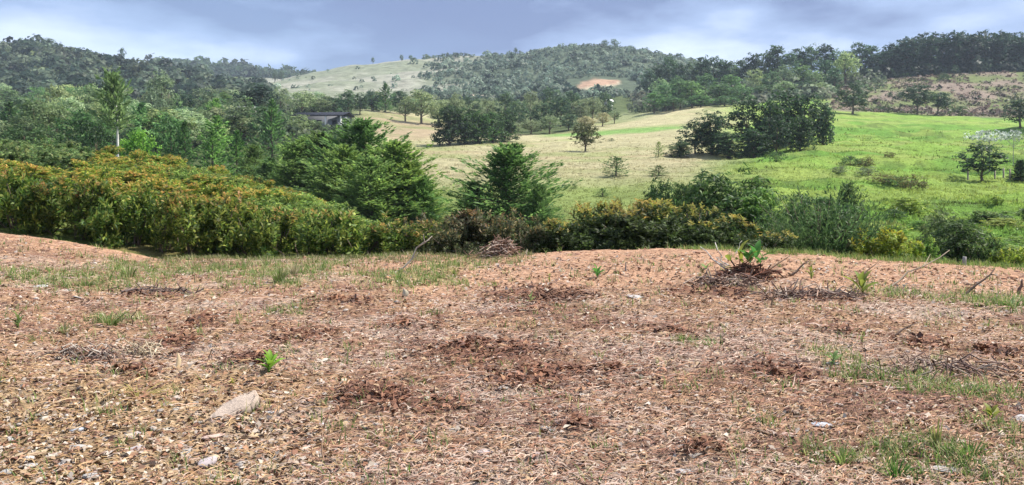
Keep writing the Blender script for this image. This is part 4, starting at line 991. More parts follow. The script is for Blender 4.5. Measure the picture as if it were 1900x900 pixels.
cover('valley_scrub', 'undergrowth of the left valley wood', spots(1500, -60, 700, 120, 345, lambda p, Y, x: np.where((p > 650) & (Y < 262), 0, 0.8), 10), 2.6, ((0.08, 0.13, 0.05), (0.11, 0.16, 0.065), (0.14, 0.18, 0.09), (0.065, 0.10, 0.045)), 60, 10, 0.8, 0.24)

# rough grass of the meadows
def meadow_grass():
    rng = np.random.default_rng(15); g = Geo()
    n = 22000
    px = rng.uniform(640, 2000, n); Y = 1 / rng.uniform(1 / 150, 1 / 17, n) ; Y = np.where(rng.random(n) < 0.55, Y, np.exp(rng.uniform(math.log(17), math.log(170), n)))
    x = (px - 950) / F * Y
    ok = ~((px < 760) & (Y < 46)); px, Y, x = px[ok], Y[ok], x[ok]; n = len(px)
    c, _ = ground_colour(x, Y)
    pr = sstep(1280, 1450, px)
    dark = (fbm(x / 4, Y / 2, 3, 49) > 0.56) & (rng.random(n) < 0.6 * pr + 0.1)
    c = c * rng.normal(1.0, 0.14, (n, 1)) * np.where(dark, 0.6, 1.0)[:, None] + rng.normal(0.02, 0.012, (n, 1)) * c3(1.0, 0.9, 0.3)
    h = (0.10 + 0.10 * pr * rng.random(n) + 0.28 * pr * (rng.random(n) < 0.12) * sstep(50, 20, Y) + 0.07 * rng.random(n)) * (0.7 + Y / 130)
    per = 7
    P = np.repeat(np.column_stack([x, Y, ground_z(x, Y)]), per, 0) + rng.normal(0, 1, (n * per, 3)) * np.repeat(np.column_stack([h * .7, h * .7, h * 0]), per, 0)
    D = unit(rng.normal(0, 0.5, (n * per, 3)) + np.array([0, 0, 1.0]))
    hh = np.repeat(h, per) * rng.uniform(0.6, 1.3, n * per)
    leaves(g, P + D * hh[:, None] * 0.42, D, rdir(rng, n * per), hh, hh * 0.28, np.clip(np.repeat(c, per, 0) * rng.normal(1, .1, (n * per, 1)), .01, .9), 0.1)
    tag(link(bpy.data.objects.new('meadow_grass', g.mesh('meadow_grass', [M_LEAF]))), 'rough grass of the pale meadow and the bright green slope', None, None, 'stuff')
meadow_grass()

# ------------------------------------------------------------------ buildings
def house(name, loc, rz, wdt, dep, hgt, wallc, roofc, label, post=True, over=0.6):
    r = root(name, loc, rz)
    g = Geo(); t = 0.2
    box(g, (-wdt / 2, 0, -1.5), (wdt / 2, dep, hgt), wallc); part('wall', g.mesh('wall', [M_WALL]), r)
    g = Geo()
    V = [(-wdt / 2 - over, -over - 0.8, hgt + 0.003), (wdt / 2 + over, -over - 0.8, hgt + 0.003), (wdt / 2 + over, dep + over, hgt + 0.003), (-wdt / 2 - over, dep + over, hgt + 0.003),
         (-wdt / 2 - over, dep / 2, hgt + 0.9), (wdt / 2 + over, dep / 2, hgt + 0.9)]
    V2 = [(a, b, c + 0.16) for a, b, c in V]
    g.add(V + V2, [(6, 7, 11, 10), (9, 10, 11, 8), (0, 4, 5, 1), (3, 2, 5, 4), (0, 1, 7, 6), (2, 3, 9, 8), (0, 6, 10, 4), (4, 10, 9, 3), (1, 5, 11, 7), (5, 2, 8, 11)], None, roofc)
    part('roof', g.mesh('roof', [M_ROOF]), r)
    nW = max(1, int(wdt / 3.2))
    gf = Geo(); box(gf, (-0.6, -0.06, -0.55), (0.6, -0.003, 0.55), (0.16, 0.15, 0.14)); mf = gf.mesh('window', [M_WALL])
    gp = Geo(); box(gp, (-0.5, -0.075, -0.45), (0.5, -0.063, 0.45), (0.03, 0.035, 0.045)); mp_ = gp.mesh('pane', [M_ROOF])
    for i in range(nW):
        o = part('window', mf, r); o.location = (-wdt / 2 + (i + 0.5) * wdt / nW, 0, hgt * 0.55); part('pane', mp_, o)
    if post:
        gq = Geo(); box(gq, (-0.14, -0.14, -1.5), (0.14, 0.14, hgt), (0.72, 0.7, 0.66)); mq = gq.mesh('post', [M_WALL])
        for x_ in (-wdt / 2, wdt * 0.18, wdt / 2):
            o = part('post', mq, r); o.location = (x_, -over - 0.5, 0)
    return tag(r, label, 'house')
p = at_Y(592, 178); p[2] = 178 * (HZ - 241) / F
house('house', p, R(-8), 11.0, 6, 3.1, (0.20, 0.21, 0.24), (0.035, 0.038, 0.05), 'long low house with a dark roof and pale posts among the valley trees')
p = at_Y(458, 168); p[2] = 168 * (HZ - 216) / F
house('hut', p, R(12), 3.6, 3, 1.2, (0.33, 0.30, 0.30), (0.35, 0.36, 0.38), 'small hut with a pale grey roof under the dark spreading tree', False, 0.3)
p = at_Y(430, 140); p[2] = 140 * (HZ - 233) / F
house('hut', p, R(5), 1.8, 2, 1.0, (0.55, 0.5, 0.44), (0.4, 0.36, 0.32), 'tiny tan-walled hut left of and below the grey-roofed hut', False, 0.2)
p = at_Y(1131, 262); p[2] = 262 * (HZ - 195) / F
house('hut', p, R(10), 2.2, 2.2, 0.9, (0.75, 0.75, 0.73), (0.6, 0.6, 0.6), 'tiny white hut below the red earth scar on the hill', False, 0.2)

# ------------------------------------------------------------------ the bare plot: litter, stones, weeds, sticks
def plot_points(rng, n, y0=3.1, y1=13.6, even=0.6):
    """random ground points, denser near the viewer's feet"""
    k = rng.random(n) < even
    Y = np.where(k, 1 / rng.uniform(1 / y1, 1 / y0, n), rng.uniform(y0, y1, n))
    x = rng.uniform(-1, 1, n) * (0.74 * (Y + 0.6) + 2.6)
    return x, Y

def strips(g, P, az, ln, wd, col, curve, lift, seg=2, pitch=None):
    """thin curved strips lying about; P = middle point"""
    n = len(P); t = np.linspace(-0.5, 0.5, seg + 1)
    d = np.column_stack([np.cos(az), np.sin(az), np.zeros(n)]); s = np.column_stack([-np.sin(az), np.cos(az), np.zeros(n)])
    V = np.zeros((n, seg + 1, 2, 3))
    for i, tt in enumerate(t):
        c = P + d * (ln * tt)[:, None] + s * (curve * ln * (tt * tt - 0.08))[:, None]
        zz = lift * (1 - 3.2 * tt * tt) + (0 if pitch is None else pitch * tt * ln)
        c = c + np.column_stack([np.zeros(n), np.zeros(n), zz])
        w_ = wd * (0.5 - 0.32 * abs(tt) * 2)
        tilt = np.column_stack([np.zeros(n), np.zeros(n), w_ * 0.5])
        V[:, i, 0] = c + s * w_[:, None] + tilt; V[:, i, 1] = c - s * w_[:, None] - tilt
    q = np.concatenate([np.array([[2 * i, 2 * i + 1, 2 * i + 3, 2 * i + 2]]) for i in range(seg)])
    Q = (np.arange(n)[:, None, None] * (2 * (seg + 1)) + q[None]).reshape(-1, 4)
    g.add(V.reshape(-1, 3), Q, None, np.repeat(col, 2 * (seg + 1), 0))

STRAW = ((0.42, 0.30, 0.18), (0.40, 0.25, 0.155), (0.30, 0.19, 0.125), (0.22, 0.125, 0.082), (0.15, 0.085, 0.06), (0.38, 0.31, 0.27), (0.36, 0.23, 0.165), (0.10, 0.06, 0.045), (0.45, 0.37, 0.29), (0.27, 0.145, 0.10))
def litter():
    rng = np.random.default_rng(31); g = Geo()
    x, Y = plot_points(rng, 235000)
    bare = sstep(9.0, 10.6, Y + (fbm(x / 1.3, Y / 1.3, 4, 21) - .5) * 4) * (0.35 + 0.65 * sstep(560, 800, 950 + F * x / Y))
    stony = sstep(760, 420, 950 + F * x / Y) * sstep(6.2, 4.9, Y)
    dens = 0.35 + 0.9 * fbm(x / 0.9, Y / 0.6, 3, 63)
    k = rng.random(len(x)) < dens * (1 - 0.82 * bare) * (1 - 0.6 * stony)
    x, Y = x[k], Y[k]; n = len(x)
    dm = dead_mask(x, Y)
    c = pick(rng, STRAW, n, 0.2)
    bz = sstep(0.48, 0.64, fbm(x / 0.9, Y / 0.55, 4, 31)); gz = sstep(0.5, 0.64, fbm(x / 1.5, Y / 0.8, 4, 33))
    sb, sg = swath(x, Y); bz = np.maximum(bz * 0.8, sb * 0.62); gz = np.maximum(gz * 0.8, sg * 0.7)
    sel = rng.random(n) < bz * 0.9; bb = pick(rng, ((0.20, 0.115, 0.08), (0.13, 0.075, 0.058), (0.25, 0.14, 0.095), (0.17, 0.10, 0.085)), n, 0.2); c[sel] = bb[sel]
    sel = rng.random(n) < gz * 0.45; bb = pick(rng, ((0.45, 0.36, 0.29), (0.40, 0.32, 0.27), (0.46, 0.39, 0.32), (0.36, 0.27, 0.22)), n, 0.15); c[sel] = bb[sel]
    sel = rng.random(n) < 0.6 * sstep(760, 300, 950 + F * x / Y) * sstep(7.2, 5.2, Y); bb = pick(rng, ((0.40, 0.29, 0.15), (0.33, 0.22, 0.11), (0.26, 0.17, 0.085), (0.46, 0.36, 0.22)), n, 0.2); c[sel] = bb[sel]
    rd = pick(rng, ((0.17, 0.085, 0.055), (0.11, 0.06, 0.045), (0.24, 0.12, 0.075)), n, 0.2)
    sel = rng.random(n) < dm * 0.8; c[sel] = rd[sel]
    ln = rng.lognormal(math.log(0.045), 0.6, n) * (0.75 + Y / 16); wd = rng.uniform(0.0025, 0.0065, n) * (0.7 + Y / 11)
    az = rng.normal(0.1, 0.55, n) + np.where(rng.random(n) < 0.25, rng.uniform(0, 3.14, n), 0)
    P = np.column_stack([x, Y, ground_z(x, Y) + 0.006 + np.abs(rng.normal(0, 0.012, n)) + dm * rng.random(n) * 0.05])
    strips(g, P, az, np.minimum(ln, 0.4), wd, np.clip(c * c3(0.96, 0.87, 0.83), .01, .85), rng.normal(0, 0.3, n), rng.uniform(-0.004, 0.022, n), 2, rng.normal(0, 0.12, n))
    tag(link(bpy.data.objects.new('dry_litter', g.mesh('dry_litter', [M_LITTER]))), 'mat of dry straw and twigs over the bare plot', None, None, 'stuff')
    # curled dead leaves and chips
    g = Geo(); x, Y = plot_points(rng, 145000, 3.1, 13)
    dm = dead_mask(x, Y); stony = sstep(760, 420, 950 + F * x / Y) * sstep(6.2, 4.9, Y)
    k = rng.random(len(x)) < 0.42 + 0.3 * dm + 0.25 * stony - 0.2 * sstep(9, 11, Y)
    x, Y, dm = x[k], Y[k], dm[k]; n = len(x)
    c = pick(rng, ((0.20, 0.10, 0.06), (0.14, 0.07, 0.05), (0.30, 0.17, 0.10), (0.09, 0.055, 0.045), (0.25, 0.13, 0.085)), n, 0.2)
    c2 = pick(rng, ((0.36, 0.26, 0.165), (0.30, 0.205, 0.13), (0.37, 0.315, 0.27), (0.25, 0.175, 0.105), (0.42, 0.35, 0.28), (0.22, 0.13, 0.09)), n, 0.15)
    s_ = rng.random(n) < np.clip(0.8 - dm, 0.05, 1); c[s_] = c2[s_]
    ln = rng.uniform(0.018, 0.05, n) * (0.8 + Y / 16) * (1 + 0.5 * dm)
    P = np.column_stack([x, Y, ground_z(x, Y) + 0.008 + rng.random(n) * 0.012 + dm * rng.random(n) ** 2 * 0.045])
    nm = unit(rng.normal(0, 0.45, (n, 3)) * (1 + dm[:, None]) + np.array([0, 0, 1.0]))
    leaves(g, P, unit(np.cross(nm, rdir(rng, n))), nm, ln, ln * rng.uniform(0.35, 0.8, n), np.clip(c, .01, .85), 0.35)
    tag(link(bpy.data.objects.new('dead_leaves', g.mesh('dead_leaves', [M_LITTER]))), 'curled brown dead leaves and chips on the bare plot', None, None, 'stuff')
litter()

def stone_mesh(seed, sub=2):
    import bmesh
    rng = np.random.default_rng(seed); bm = bmesh.new(); bmesh.ops.create_icosphere(bm, subdivisions=sub, radius=0.5)
    V = np.array([v.co[:] for v in bm.verts]); T = np.array([[v.index for v in f.verts] for f in bm.faces]); bm.free()
    for _ in range(11):                                   # split faces like broken shale
        n = unit(rng.normal(size=3)); d = rng.uniform(0.24, 0.40)
        s = V @ n; o = s > d; V[o] -= np.outer((s[o] - d) * 0.95, n)
    V *= 1 + 0.05 * rng.normal(size=(len(V), 1))
    return V / np.ptp(V, axis=0), T
SV = [stone_mesh(s) for s in range(200, 206)]
SVL = [stone_mesh(s, 1) for s in range(210, 216)]

def gravel():
    rng = np.random.default_rng(33); g = Geo()
    x, Y = plot_points(rng, 25000, 3.1, 12.5, 0.8)
    px = 950 + F * x / Y
    stony = sstep(800, 420, px) * sstep(6.6, 5.0, Y) + 0.35 * sstep(6, 4.5, Y)
    k = rng.random(len(x)) < 0.10 + 0.6 * stony; x, Y = x[k], Y[k]; n = len(x)
    s = rng.lognormal(math.log(0.020), 0.45, n) * (0.8 + Y / 20); c = pick(rng, ((0.33, 0.25, 0.165), (0.30, 0.215, 0.135), (0.34, 0.30, 0.265), (0.40, 0.36, 0.32), (0.27, 0.2, 0.135), (0.37, 0.26, 0.185)), n, 0.14)
    z = ground_z(x, Y)
    for v in range(6):
        i = np.arange(n) % 6 == v; m = int(i.sum()); V, T = SVL[v]; a = rng.uniform(0, 6.28, m)
        ca, sa = np.cos(a)[:, None], np.sin(a)[:, None]
        fx, fy, fz = rng.uniform(.9, 1.7, (m, 1)), rng.uniform(.7, 1.1, (m, 1)), rng.uniform(.25, .6, (m, 1))
        X_, Y_ = V[None, :, 0] * fx, V[None, :, 1] * fy
        W = np.stack([X_ * ca - Y_ * sa, X_ * sa + Y_ * ca, V[None, :, 2] * fz + 0.08], -1) * s[i][:, None, None] + np.column_stack([x[i], Y[i], z[i] + 0.004])[:, None, :]
        g.add(W.reshape(-1, 3), None, (np.arange(m)[:, None, None] * len(V) + T[None]).reshape(-1, 3), np.repeat(c[i], len(V), 0))
    tag(link(bpy.data.objects.new('gravel', g.mesh('gravel', [M_STONE]))), 'small broken stone scattered over the bare plot', None, None, 'stuff')
gravel()

def clods():
    rng = np.random.default_rng(37); g = Geo()
    x, Y = plot_points(rng, 7000, 8.6, 14.3, 0.3); px = 950 + F * x / Y
    k = rng.random(len(x)) < 0.12 + 0.55 * sstep(9, 10.5, Y) * sstep(560, 800, px); x, Y = x[k], Y[k]; n = len(x)
    s = np.minimum(rng.lognormal(math.log(0.026), 0.55, n), 0.14); c = pick(rng, ((0.40, 0.225, 0.135), (0.34, 0.18, 0.11), (0.28, 0.15, 0.095), (0.43, 0.28, 0.19)), n, 0.15); z = ground_z(x, Y)
    for v in range(6):
        i = np.arange(n) % 6 == v; m = int(i.sum()); V, T = SVL[v]; a = rng.uniform(0, 6.28, m); ca, sa = np.cos(a)[:, None], np.sin(a)[:, None]
        X_, Y_ = V[None, :, 0] * rng.uniform(.9, 1.6, (m, 1)), V[None, :, 1] * rng.uniform(.7, 1.1, (m, 1))
        W = np.stack([X_ * ca - Y_ * sa, X_ * sa + Y_ * ca, V[None, :, 2] * rng.uniform(.35, .7, (m, 1)) + 0.06], -1) * s[i][:, None, None] + np.column_stack([x[i], Y[i], z[i]])[:, None, :]
        g.add(W.reshape(-1, 3), None, (np.arange(m)[:, None, None] * len(V) + T[None]).reshape(-1, 3), np.repeat(c[i], len(V), 0))
    tag(link(bpy.data.objects.new('soil_clods', g.mesh('soil_clods', [M_STONE]))), 'orange soil crumbs and clods along the bare band', None, None, 'stuff')
clods()

STCOL = {'pale': (0.50, 0.45, 0.38), 'grey': (0.36, 0.34, 0.32), 'white': (0.43, 0.41, 0.40), 'tan': (0.44, 0.33, 0.21), 'lilac': (0.42, 0.36, 0.36), 'pinkish': (0.50, 0.36, 0.30), 'ochre': (0.42, 0.32, 0.14), 'bluish': (0.44, 0.46, 0.50), 'brown': (0.34, 0.20, 0.11)}
ST = [(427, 777, 86, 34, 'big'), (144, 801, 24, 14, 'bluish'), (14, 818, 34, 16, 'grey'), (245, 810, 34, 13, 'lilac'), (203, 817, 24, 10, 'grey'), (147, 830, 32, 12, 'grey'), (256, 837, 32, 12, 'lilac'), (67, 844, 38, 10, 'tan'), (312, 800, 42, 10, 'pale'),
      (301, 816, 36, 11, 'tan'), (395, 814, 42, 12, 'pinkish'), (395, 830, 40, 10, 'pale'), (443, 840, 38, 14, 'grey'), (384, 863, 38, 24, 'lilac'), (16, 881, 36, 18, 'grey'), (61, 876, 22, 13, 'ochre'), (307, 882, 42, 14, 'tan'), (272, 893, 22, 12, 'white'),
      (488, 893, 46, 12, 'pale'), (53, 869, 32, 8, 'white'), (80, 780, 26, 9, 'pale'), (450, 737, 38, 10, 'pale'), (567, 833, 44, 14, 'pale'), (567, 866, 26, 18, 'pinkish'), (609, 794, 34, 9, 'bluish'), (593, 672, 34, 7, 'pale'), (527, 730, 30, 8, 'pale'),
      (783, 874, 20, 11, 'white'), (692, 869, 26, 9, 'white'), (561, 881, 38, 12, 'brown'), (644, 890, 44, 16, 'pale'), (900, 842, 42, 10, 'lilac'), (1020, 798, 36, 13, 'white'), (1041, 786, 28, 16, 'pinkish'), (1271, 880, 36, 16, 'white'), (1132, 889, 32, 11, 'pale'),
      (1151, 880, 18, 10, 'white'), (1001, 848, 38, 9, 'lilac'), (1113, 745, 18, 7, 'bluish'), (1893, 784, 42, 20, 'white'), (1525, 792, 42, 13, 'bluish'), (1627, 810, 16, 8, 'white'), (1760, 875, 60, 20, 'grey'), (1464, 808, 30, 9, 'pinkish'), (72, 534, 32, 9, 'white'),
      (125, 541, 16, 7, 'white'), (98, 668, 28, 8, 'pale'), (149, 556, 30, 6, 'grey'), (1180, 552, 32, 9, 'white'), (953, 571, 26, 8, 'grey'), (1544, 677, 30, 9, 'grey'), (760, 838, 30, 10, 'ochre'), (500, 769, 18, 8, 'white'), (1191, 761, 22, 7, 'grey'), (845, 800, 26, 9, 'pale'),
      (180, 760, 26, 9, 'tan'), (110, 815, 24, 9, 'tan'), (345, 842, 30, 10, 'grey'), (215, 862, 30, 10, 'tan'), (470, 812, 28, 9, 'tan'), (520, 850, 30, 10, 'grey'), (720, 815, 24, 8, 'pale'), (330, 760, 22, 8, 'pale'), (30, 850, 30, 10, 'tan'), (700, 788, 22, 8, 'grey'), (170, 885, 32, 12, 'grey')]
def where(px, py):
    if py < 600: return 'by the weedy strip left on the plot' if px < 400 else 'on the bare soil in the middle of the plot'
    if px < 300: return 'in the gravelly lower left corner'
    if px < 600: return 'near the largest stone'
    if px < 1100: return 'among the litter at the lower middle'
    return 'among the grassy litter at the lower right'
def slab_mesh():
    import bmesh
    rng = np.random.default_rng(222); bm = bmesh.new()
    out = [(-.50, -.34), (-.36, .02), (-.12, .26), (.16, .36), (.44, .50), (.50, .18), (.38, -.16), (.10, -.30), (-.22, -.42)]
    f = bm.faces.new([bm.verts.new((x, y, 0.5)) for x, y in out])
    r = bmesh.ops.extrude_face_region(bm, geom=[f])
    for v in r['geom']:
        if isinstance(v, bmesh.types.BMVert): v.co = (v.co.x * 1.06, v.co.y * 1.06, -0.5)
    bmesh.ops.bevel(bm, geom=bm.edges[:], offset=0.05, segments=2, affect='EDGES')
    bmesh.ops.triangulate(bm, faces=bm.faces[:]); bmesh.ops.subdivide_edges(bm, edges=bm.edges[:], cuts=1)
    bmesh.ops.triangulate(bm, faces=bm.faces[:]); bmesh.ops.recalc_face_normals(bm, faces=bm.faces[:]); bm.verts.index_update()
    V = np.array([v.co[:] for v in bm.verts]) + rng.normal(0, 1, (len(bm.verts), 3)) * np.array([.008, .008, .05]); T = np.array([[v.index for v in f.verts] for f in bm.faces]); bm.free()
    return V, T
_m = {}
cnt = {}
for px, py, wp, hp, cn in ST:
    if cn != 'big': cnt.setdefault((cn, where(px, py)), []).append(px)
for i, (px, py, wp, hp, cn) in enumerate(ST):
    p = hit(px, py); s = p[1] / F
    v = i % 6; ck = (v, cn)
    if ck not in _m:
        V, T = slab_mesh() if cn == 'big' else SV[v]; _m[ck] = mk('stone', V, None, T, c3(*STCOL.get(cn, (0.42, 0.335, 0.27)))[None] * (0.9 + 0.2 * vnoise(V[:, 0] * 4, V[:, 1] * 4 + v, v))[:, None], [M_STONE])
    o = link(bpy.data.objects.new('stone', _m[ck]))
    dep = 0.75 * wp * s
    th = max(0.02, hp * s * 0.75)
    if cn == 'big': th, dep = 0.07, 0.24
    o.scale = (wp * s, dep, th); o.location = (p[0], p[1] + (0.08 if cn == 'big' else 0), p[2] + (0.03 if cn == 'big' else th * 0.18)); o.rotation_euler = (0.36 if cn == 'big' else rnd.normal(0, 0.1), rnd.normal(0, 0.1) - (0.12 if cn == 'big' else 0), 0.15 if cn == 'big' else rnd.normal(0.1, 0.3))
    if cn == 'big': lb = 'largest stone on the plot, a pale pinkish slab in the gravel'
    else:
        xs = sorted(cnt[(cn, where(px, py))]); k = xs.index(px)
        lb = ('' if len(xs) == 1 else ORD[k] + ' from the left, ') + f'{cn} stone ' + where(px, py)
    tag(o, lb, 'stone', 'flat stones on the plot')

# ---- grass blades on the plot
def plot_grass():
    rng = np.random.default_rng(35)
    def blades(name, label, x, Y, hh, cols, wd, lean, seed):
        g = Geo(); n = len(x); per = 9
        P = np.repeat(np.column_stack([x, Y, ground_z(x, Y) - 0.005]), per, 0); h = np.repeat(hh, per) * rng.uniform(.5, 1.25, n * per)
        P[:, :2] += rng.normal(0, 1, (n * per, 2)) * (h * 0.35)[:, None]
        a = rng.uniform(0, 6.283, n * per); o = np.column_stack([np.cos(a), np.sin(a), np.zeros(n * per)]); ln = rng.uniform(0.3, 1.0, n * per) * lean
        t = [0, .5, 1.0]; s = np.column_stack([-np.sin(a), np.cos(a), np.zeros(n * per)]); V = np.zeros((n * per, 5, 3)); k = 0
        for tt in t:
            c = P + o * (h * ln * tt ** 1.6)[:, None] + np.column_stack([np.zeros_like(h), np.zeros_like(h), h * (tt - 0.35 * ln * tt * tt)])
            w_ = (wd * (0.6 + hh.mean()) * (1 - tt) * (0.7 + np.repeat(Y, per) / 20))[:, None]
            if tt < 1: V[:, k] = c + s * w_; V[:, k + 1] = c - s * w_; k += 2
            else: V[:, k] = c
        b = np.arange(n * per)[:, None] * 5
        c = np.clip(pick(rng, cols, n * per, 0.16), .01, .85)
        g.add(V.reshape(-1, 3), b + np.array([[0, 1, 3, 2]]), b + np.array([[2, 3, 4]]), np.repeat(c, 5, 0))
        tag(link(bpy.data.objects.new(name, g.mesh(name, [M_LEAF]))), label, None, None, 'stuff')
    GR = ((0.11, 0.19, 0.035), (0.15, 0.23, 0.05), (0.20, 0.26, 0.07), (0.09, 0.15, 0.035), (0.30, 0.30, 0.12), (0.42, 0.37, 0.20))
    x, Y = plot_points(rng, 84000, 3.2, 14.6, 0.4); gm = grass_mask(x, Y)
    k = rng.random(len(x)) < gm * (0.55 - 0.1 * sstep(8, 9.5, Y)) + 0.014
    blades('grass', 'short green and straw grass in patches on the plot', x[k], Y[k], rng.uniform(0.05, 0.14, int(k.sum())) * (0.85 + 0.03 * Y[k]), GR, 0.007, 1.0, 1)
    # pale grass along the lip below the bank, dry standing tufts
    x = rng.uniform(-6.2, 0.4, 1100); Y = rng.uniform(12.9, 14.7, 1100)
    blades('lip_grass', 'pale grass along the far lip of the plot below the bank', x, Y, rng.uniform(0.04, 0.12, 1100), GR + ((0.45, 0.42, 0.27), (0.38, 0.38, 0.2)), 0.006, 0.8, 2)
    x = rng.uniform(3.0, 13, 950); Y = rng.uniform(13.6, 14.9, 950)
    blades('verge_grass', 'green grass along the right of the far lip', x, Y, rng.uniform(0.06, 0.16, 950), GR[:4] + ((0.28, 0.27, 0.1),), 0.006, 0.9, 3)
plot_grass()

# ---- single grass tufts
def tuft(px, py, hp, wp, cols, label, n=60, cat='grass tuft', name='grass_tuft', seed=0, lean=0.9, skew=0.0):
    p = hit(px, py); s = p[1] / F; h = hp * s; wd = wp * s; rng = np.random.default_rng(300 + seed); g = Geo()
    for i in range(n):
        a = rng.uniform(0, 6.283); q = rng.random() ** 0.5; b0 = np.array([math.cos(a) * q * wd * 0.16, math.sin(a) * q * wd * 0.1, 0]); ln = rng.uniform(0.6, 1.1)
        o = np.array([math.cos(a) + skew, math.sin(a) * 0.6, 0]) * wd * 0.42 * q * lean
        t = np.array([0, .35, .7, 1.0])[:, None]
        c = b0 + o * t ** 1.7 + np.array([0, 0, h * ln]) * (t - 0.3 * q * t * t); sd = unit(np.array([-math.sin(a), math.cos(a), 0.2])) * max(0.0035, 0.03 * h) * rng.uniform(.6, 1.2)
        w_ = np.array([0.7, 1, .6])[:, None]
        V = np.concatenate([c[:3] + sd * w_, c[:3] - sd * w_, c[3:]])
        g.add(V, [(0, 3, 4, 1), (1, 4, 5, 2)], [(2, 5, 6)], pick(rng, cols, 1, 0.18)[0])
    o = link(bpy.data.objects.new(name, g.mesh(name, [M_LEAF]))); o.location = p
    return tag(o, label, cat)
GT = ((0.12, 0.21, 0.04), (0.17, 0.26, 0.06), (0.22, 0.29, 0.09), (0.40, 0.38, 0.2))
DRY = ((0.50, 0.45, 0.30), (0.44, 0.38, 0.24), (0.36, 0.33, 0.19))
YST = ((0.52, 0.43, 0.14), (0.45, 0.38, 0.12), (0.38, 0.34, 0.12))
tuft(518, 524, 32, 60, GT, 'grass clump standing on the far lip below the bank', seed=1, n=80)
tuft(545, 515, 34, 40, DRY, 'dry whitish tuft beside the grass clump on the far lip', seed=2, n=60)
tuft(205, 604, 34, 110, GT, 'leaning green grass tuft at the left of the plot', seed=3, n=55, skew=0.3)
tuft(120, 622, 28, 50, GT, 'small grass tuft left of the leaning one', seed=4, n=35)
tuft(255, 738, 24, 130, YST, 'flattened yellow straw tuft in the lower left gravel', seed=5, n=36, lean=1.4)
tuft(815, 473, 18, 40, ((0.10, 0.25, 0.03), (0.15, 0.30, 0.04)), 'bright green tuft at the foot of the dull middle hedge', seed=6, n=50)
tuft(160, 535, 26, 60, GT, 'grass tuft beside the white stones of the weedy strip', seed=7, n=50)
tuft(240, 515, 30, 70, GT, 'grass tuft in the middle of the weedy strip on the left', seed=8, n=60)
tuft(740, 520, 22, 60, GT, 'grass tuft near the leaning dead branch', seed=9, n=40)
tuft(845, 512, 22, 40, ((0.25, 0.30, 0.06), (0.2, 0.27, 0.06)), 'yellow-green tuft right of the leaning dead branch', seed=10, n=40)
tuft(1738, 838, 78, 46, ((0.34, 0.36, 0.12), (0.28, 0.33, 0.1), (0.4, 0.38, 0.16)), 'tall thin stalks standing in the grassy lower right', seed=11, n=14, lean=0.5)
tuft(1800, 852, 44, 110, ((0.08, 0.17, 0.03), (0.12, 0.22, 0.04), (0.16, 0.25, 0.06)), 'dark green tuft at the lower right beside the tall stalks', seed=12, n=60)
tuft(1660, 893, 46, 120, ((0.08, 0.18, 0.03), (0.12, 0.24, 0.04), (0.18, 0.28, 0.06)), 'green tuft cut by the bottom edge at the lower right', seed=13, n=60)
tuft(1565, 868, 40, 90, GT, 'grass tuft left of the one cut by the bottom edge', seed=14, n=50)
tuft(1790, 735, 26, 130, GT, 'spreading grass tuft in the upper part of the lower right grass', seed=15, n=60)
tuft(1725, 715, 24, 90, GT, 'grass tuft beside the spreading one at the lower right', seed=16, n=50)
tuft(1880, 570, 22, 120, ((0.08, 0.17, 0.03), (0.12, 0.22, 0.05)), 'green grass tuft at the right edge below the far lip', seed=17, n=70)
tuft(1800, 556, 14, 70, GT, 'grass tuft left of the green one at the right edge', seed=18, n=50)

# ---- broad-leaved weeds with separate leaves
def blade_mesh(name, col, fold=0.18, wid=0.34):
    t = np.linspace(0, 1, 6); w_ = wid * np.sin(np.pi * np.clip(t, 0, 1) ** 0.8) ** 0.8 * 0.5; w_[-1] = 0.004; w_[0] = 0.02
    z = 0.22 * np.sin(t * 2.2); V = []
    for i in range(6): V += [(t[i], w_[i], z[i] + fold * w_[i] * 2), (t[i], 0, z[i]), (t[i], -w_[i], z[i] + fold * w_[i] * 2)]
    Q = [q for i in range(5) for q in ((3 * i, 3 * i + 1, 3 * i + 4, 3 * i + 3), (3 * i + 1, 3 * i + 2, 3 * i + 5, 3 * i + 4))]
    C = np.array(col) * (0.9 + 0.2 * np.repeat(t, 3))[:, None]
    return mk(name, V, Q, None, C, [M_LEAF], smooth=True)
def weed(px, py, hp, wp, col, label, n=8, stem=True, name='weed', cat='weed', seed=0, up=0.5):
    p = hit(px, py); s = p[1] / F; rng = np.random.default_rng(400 + seed); r = root(name, p, rng.uniform(0, 6))
    h, wd = hp * s, wp * s
    bm = blade_mesh('leaf', col)
    if stem:
        g = Geo(); tube(g, [(0, 0, -0.02), (0.01, 0, h * 0.3), (0, 0.01, h * 0.62)], [0.012, 0.009, 0.004], 5, np.array(col) * 0.8); part('stem', g.mesh('stem', [M_LEAF]), r)
    for i in range(n):
        o = part('leaf', bm, r); f = i / max(1, n - 1)
        o.location = (0, 0, h * (0.1 + 0.5 * f) if stem else 0.01); ln = (wd * 0.62) * (1.0 - 0.3 * f) * rng.uniform(.8, 1.15)
        o.rotation_euler = (rng.normal(0, .2), -(up * 0.45 + 0.5 * f) * rng.uniform(.6, 1.3), i * 2.4 + rng.normal(0, .25)); o.scale = (ln, ln, ln)
    return tag(r, label, cat)
weed(500, 692, 30, 56, (0.22, 0.42, 0.05), 'bright lime green weed in the middle left of the litter', 11, seed=1, up=0.6)
weed(432, 717, 14, 20, (0.50, 0.48, 0.10), 'tiny yellow weed above the largest stone', 5, seed=2)
weed(1108, 516, 20, 36, (0.10, 0.26, 0.05), 'green sprig beside a short stick on the bare soil', 7, seed=3)
weed(1020, 524, 20, 18, (0.22, 0.28, 0.06), 'upright yellow-green sprig left of the green sprig', 5, seed=4, up=0.9)
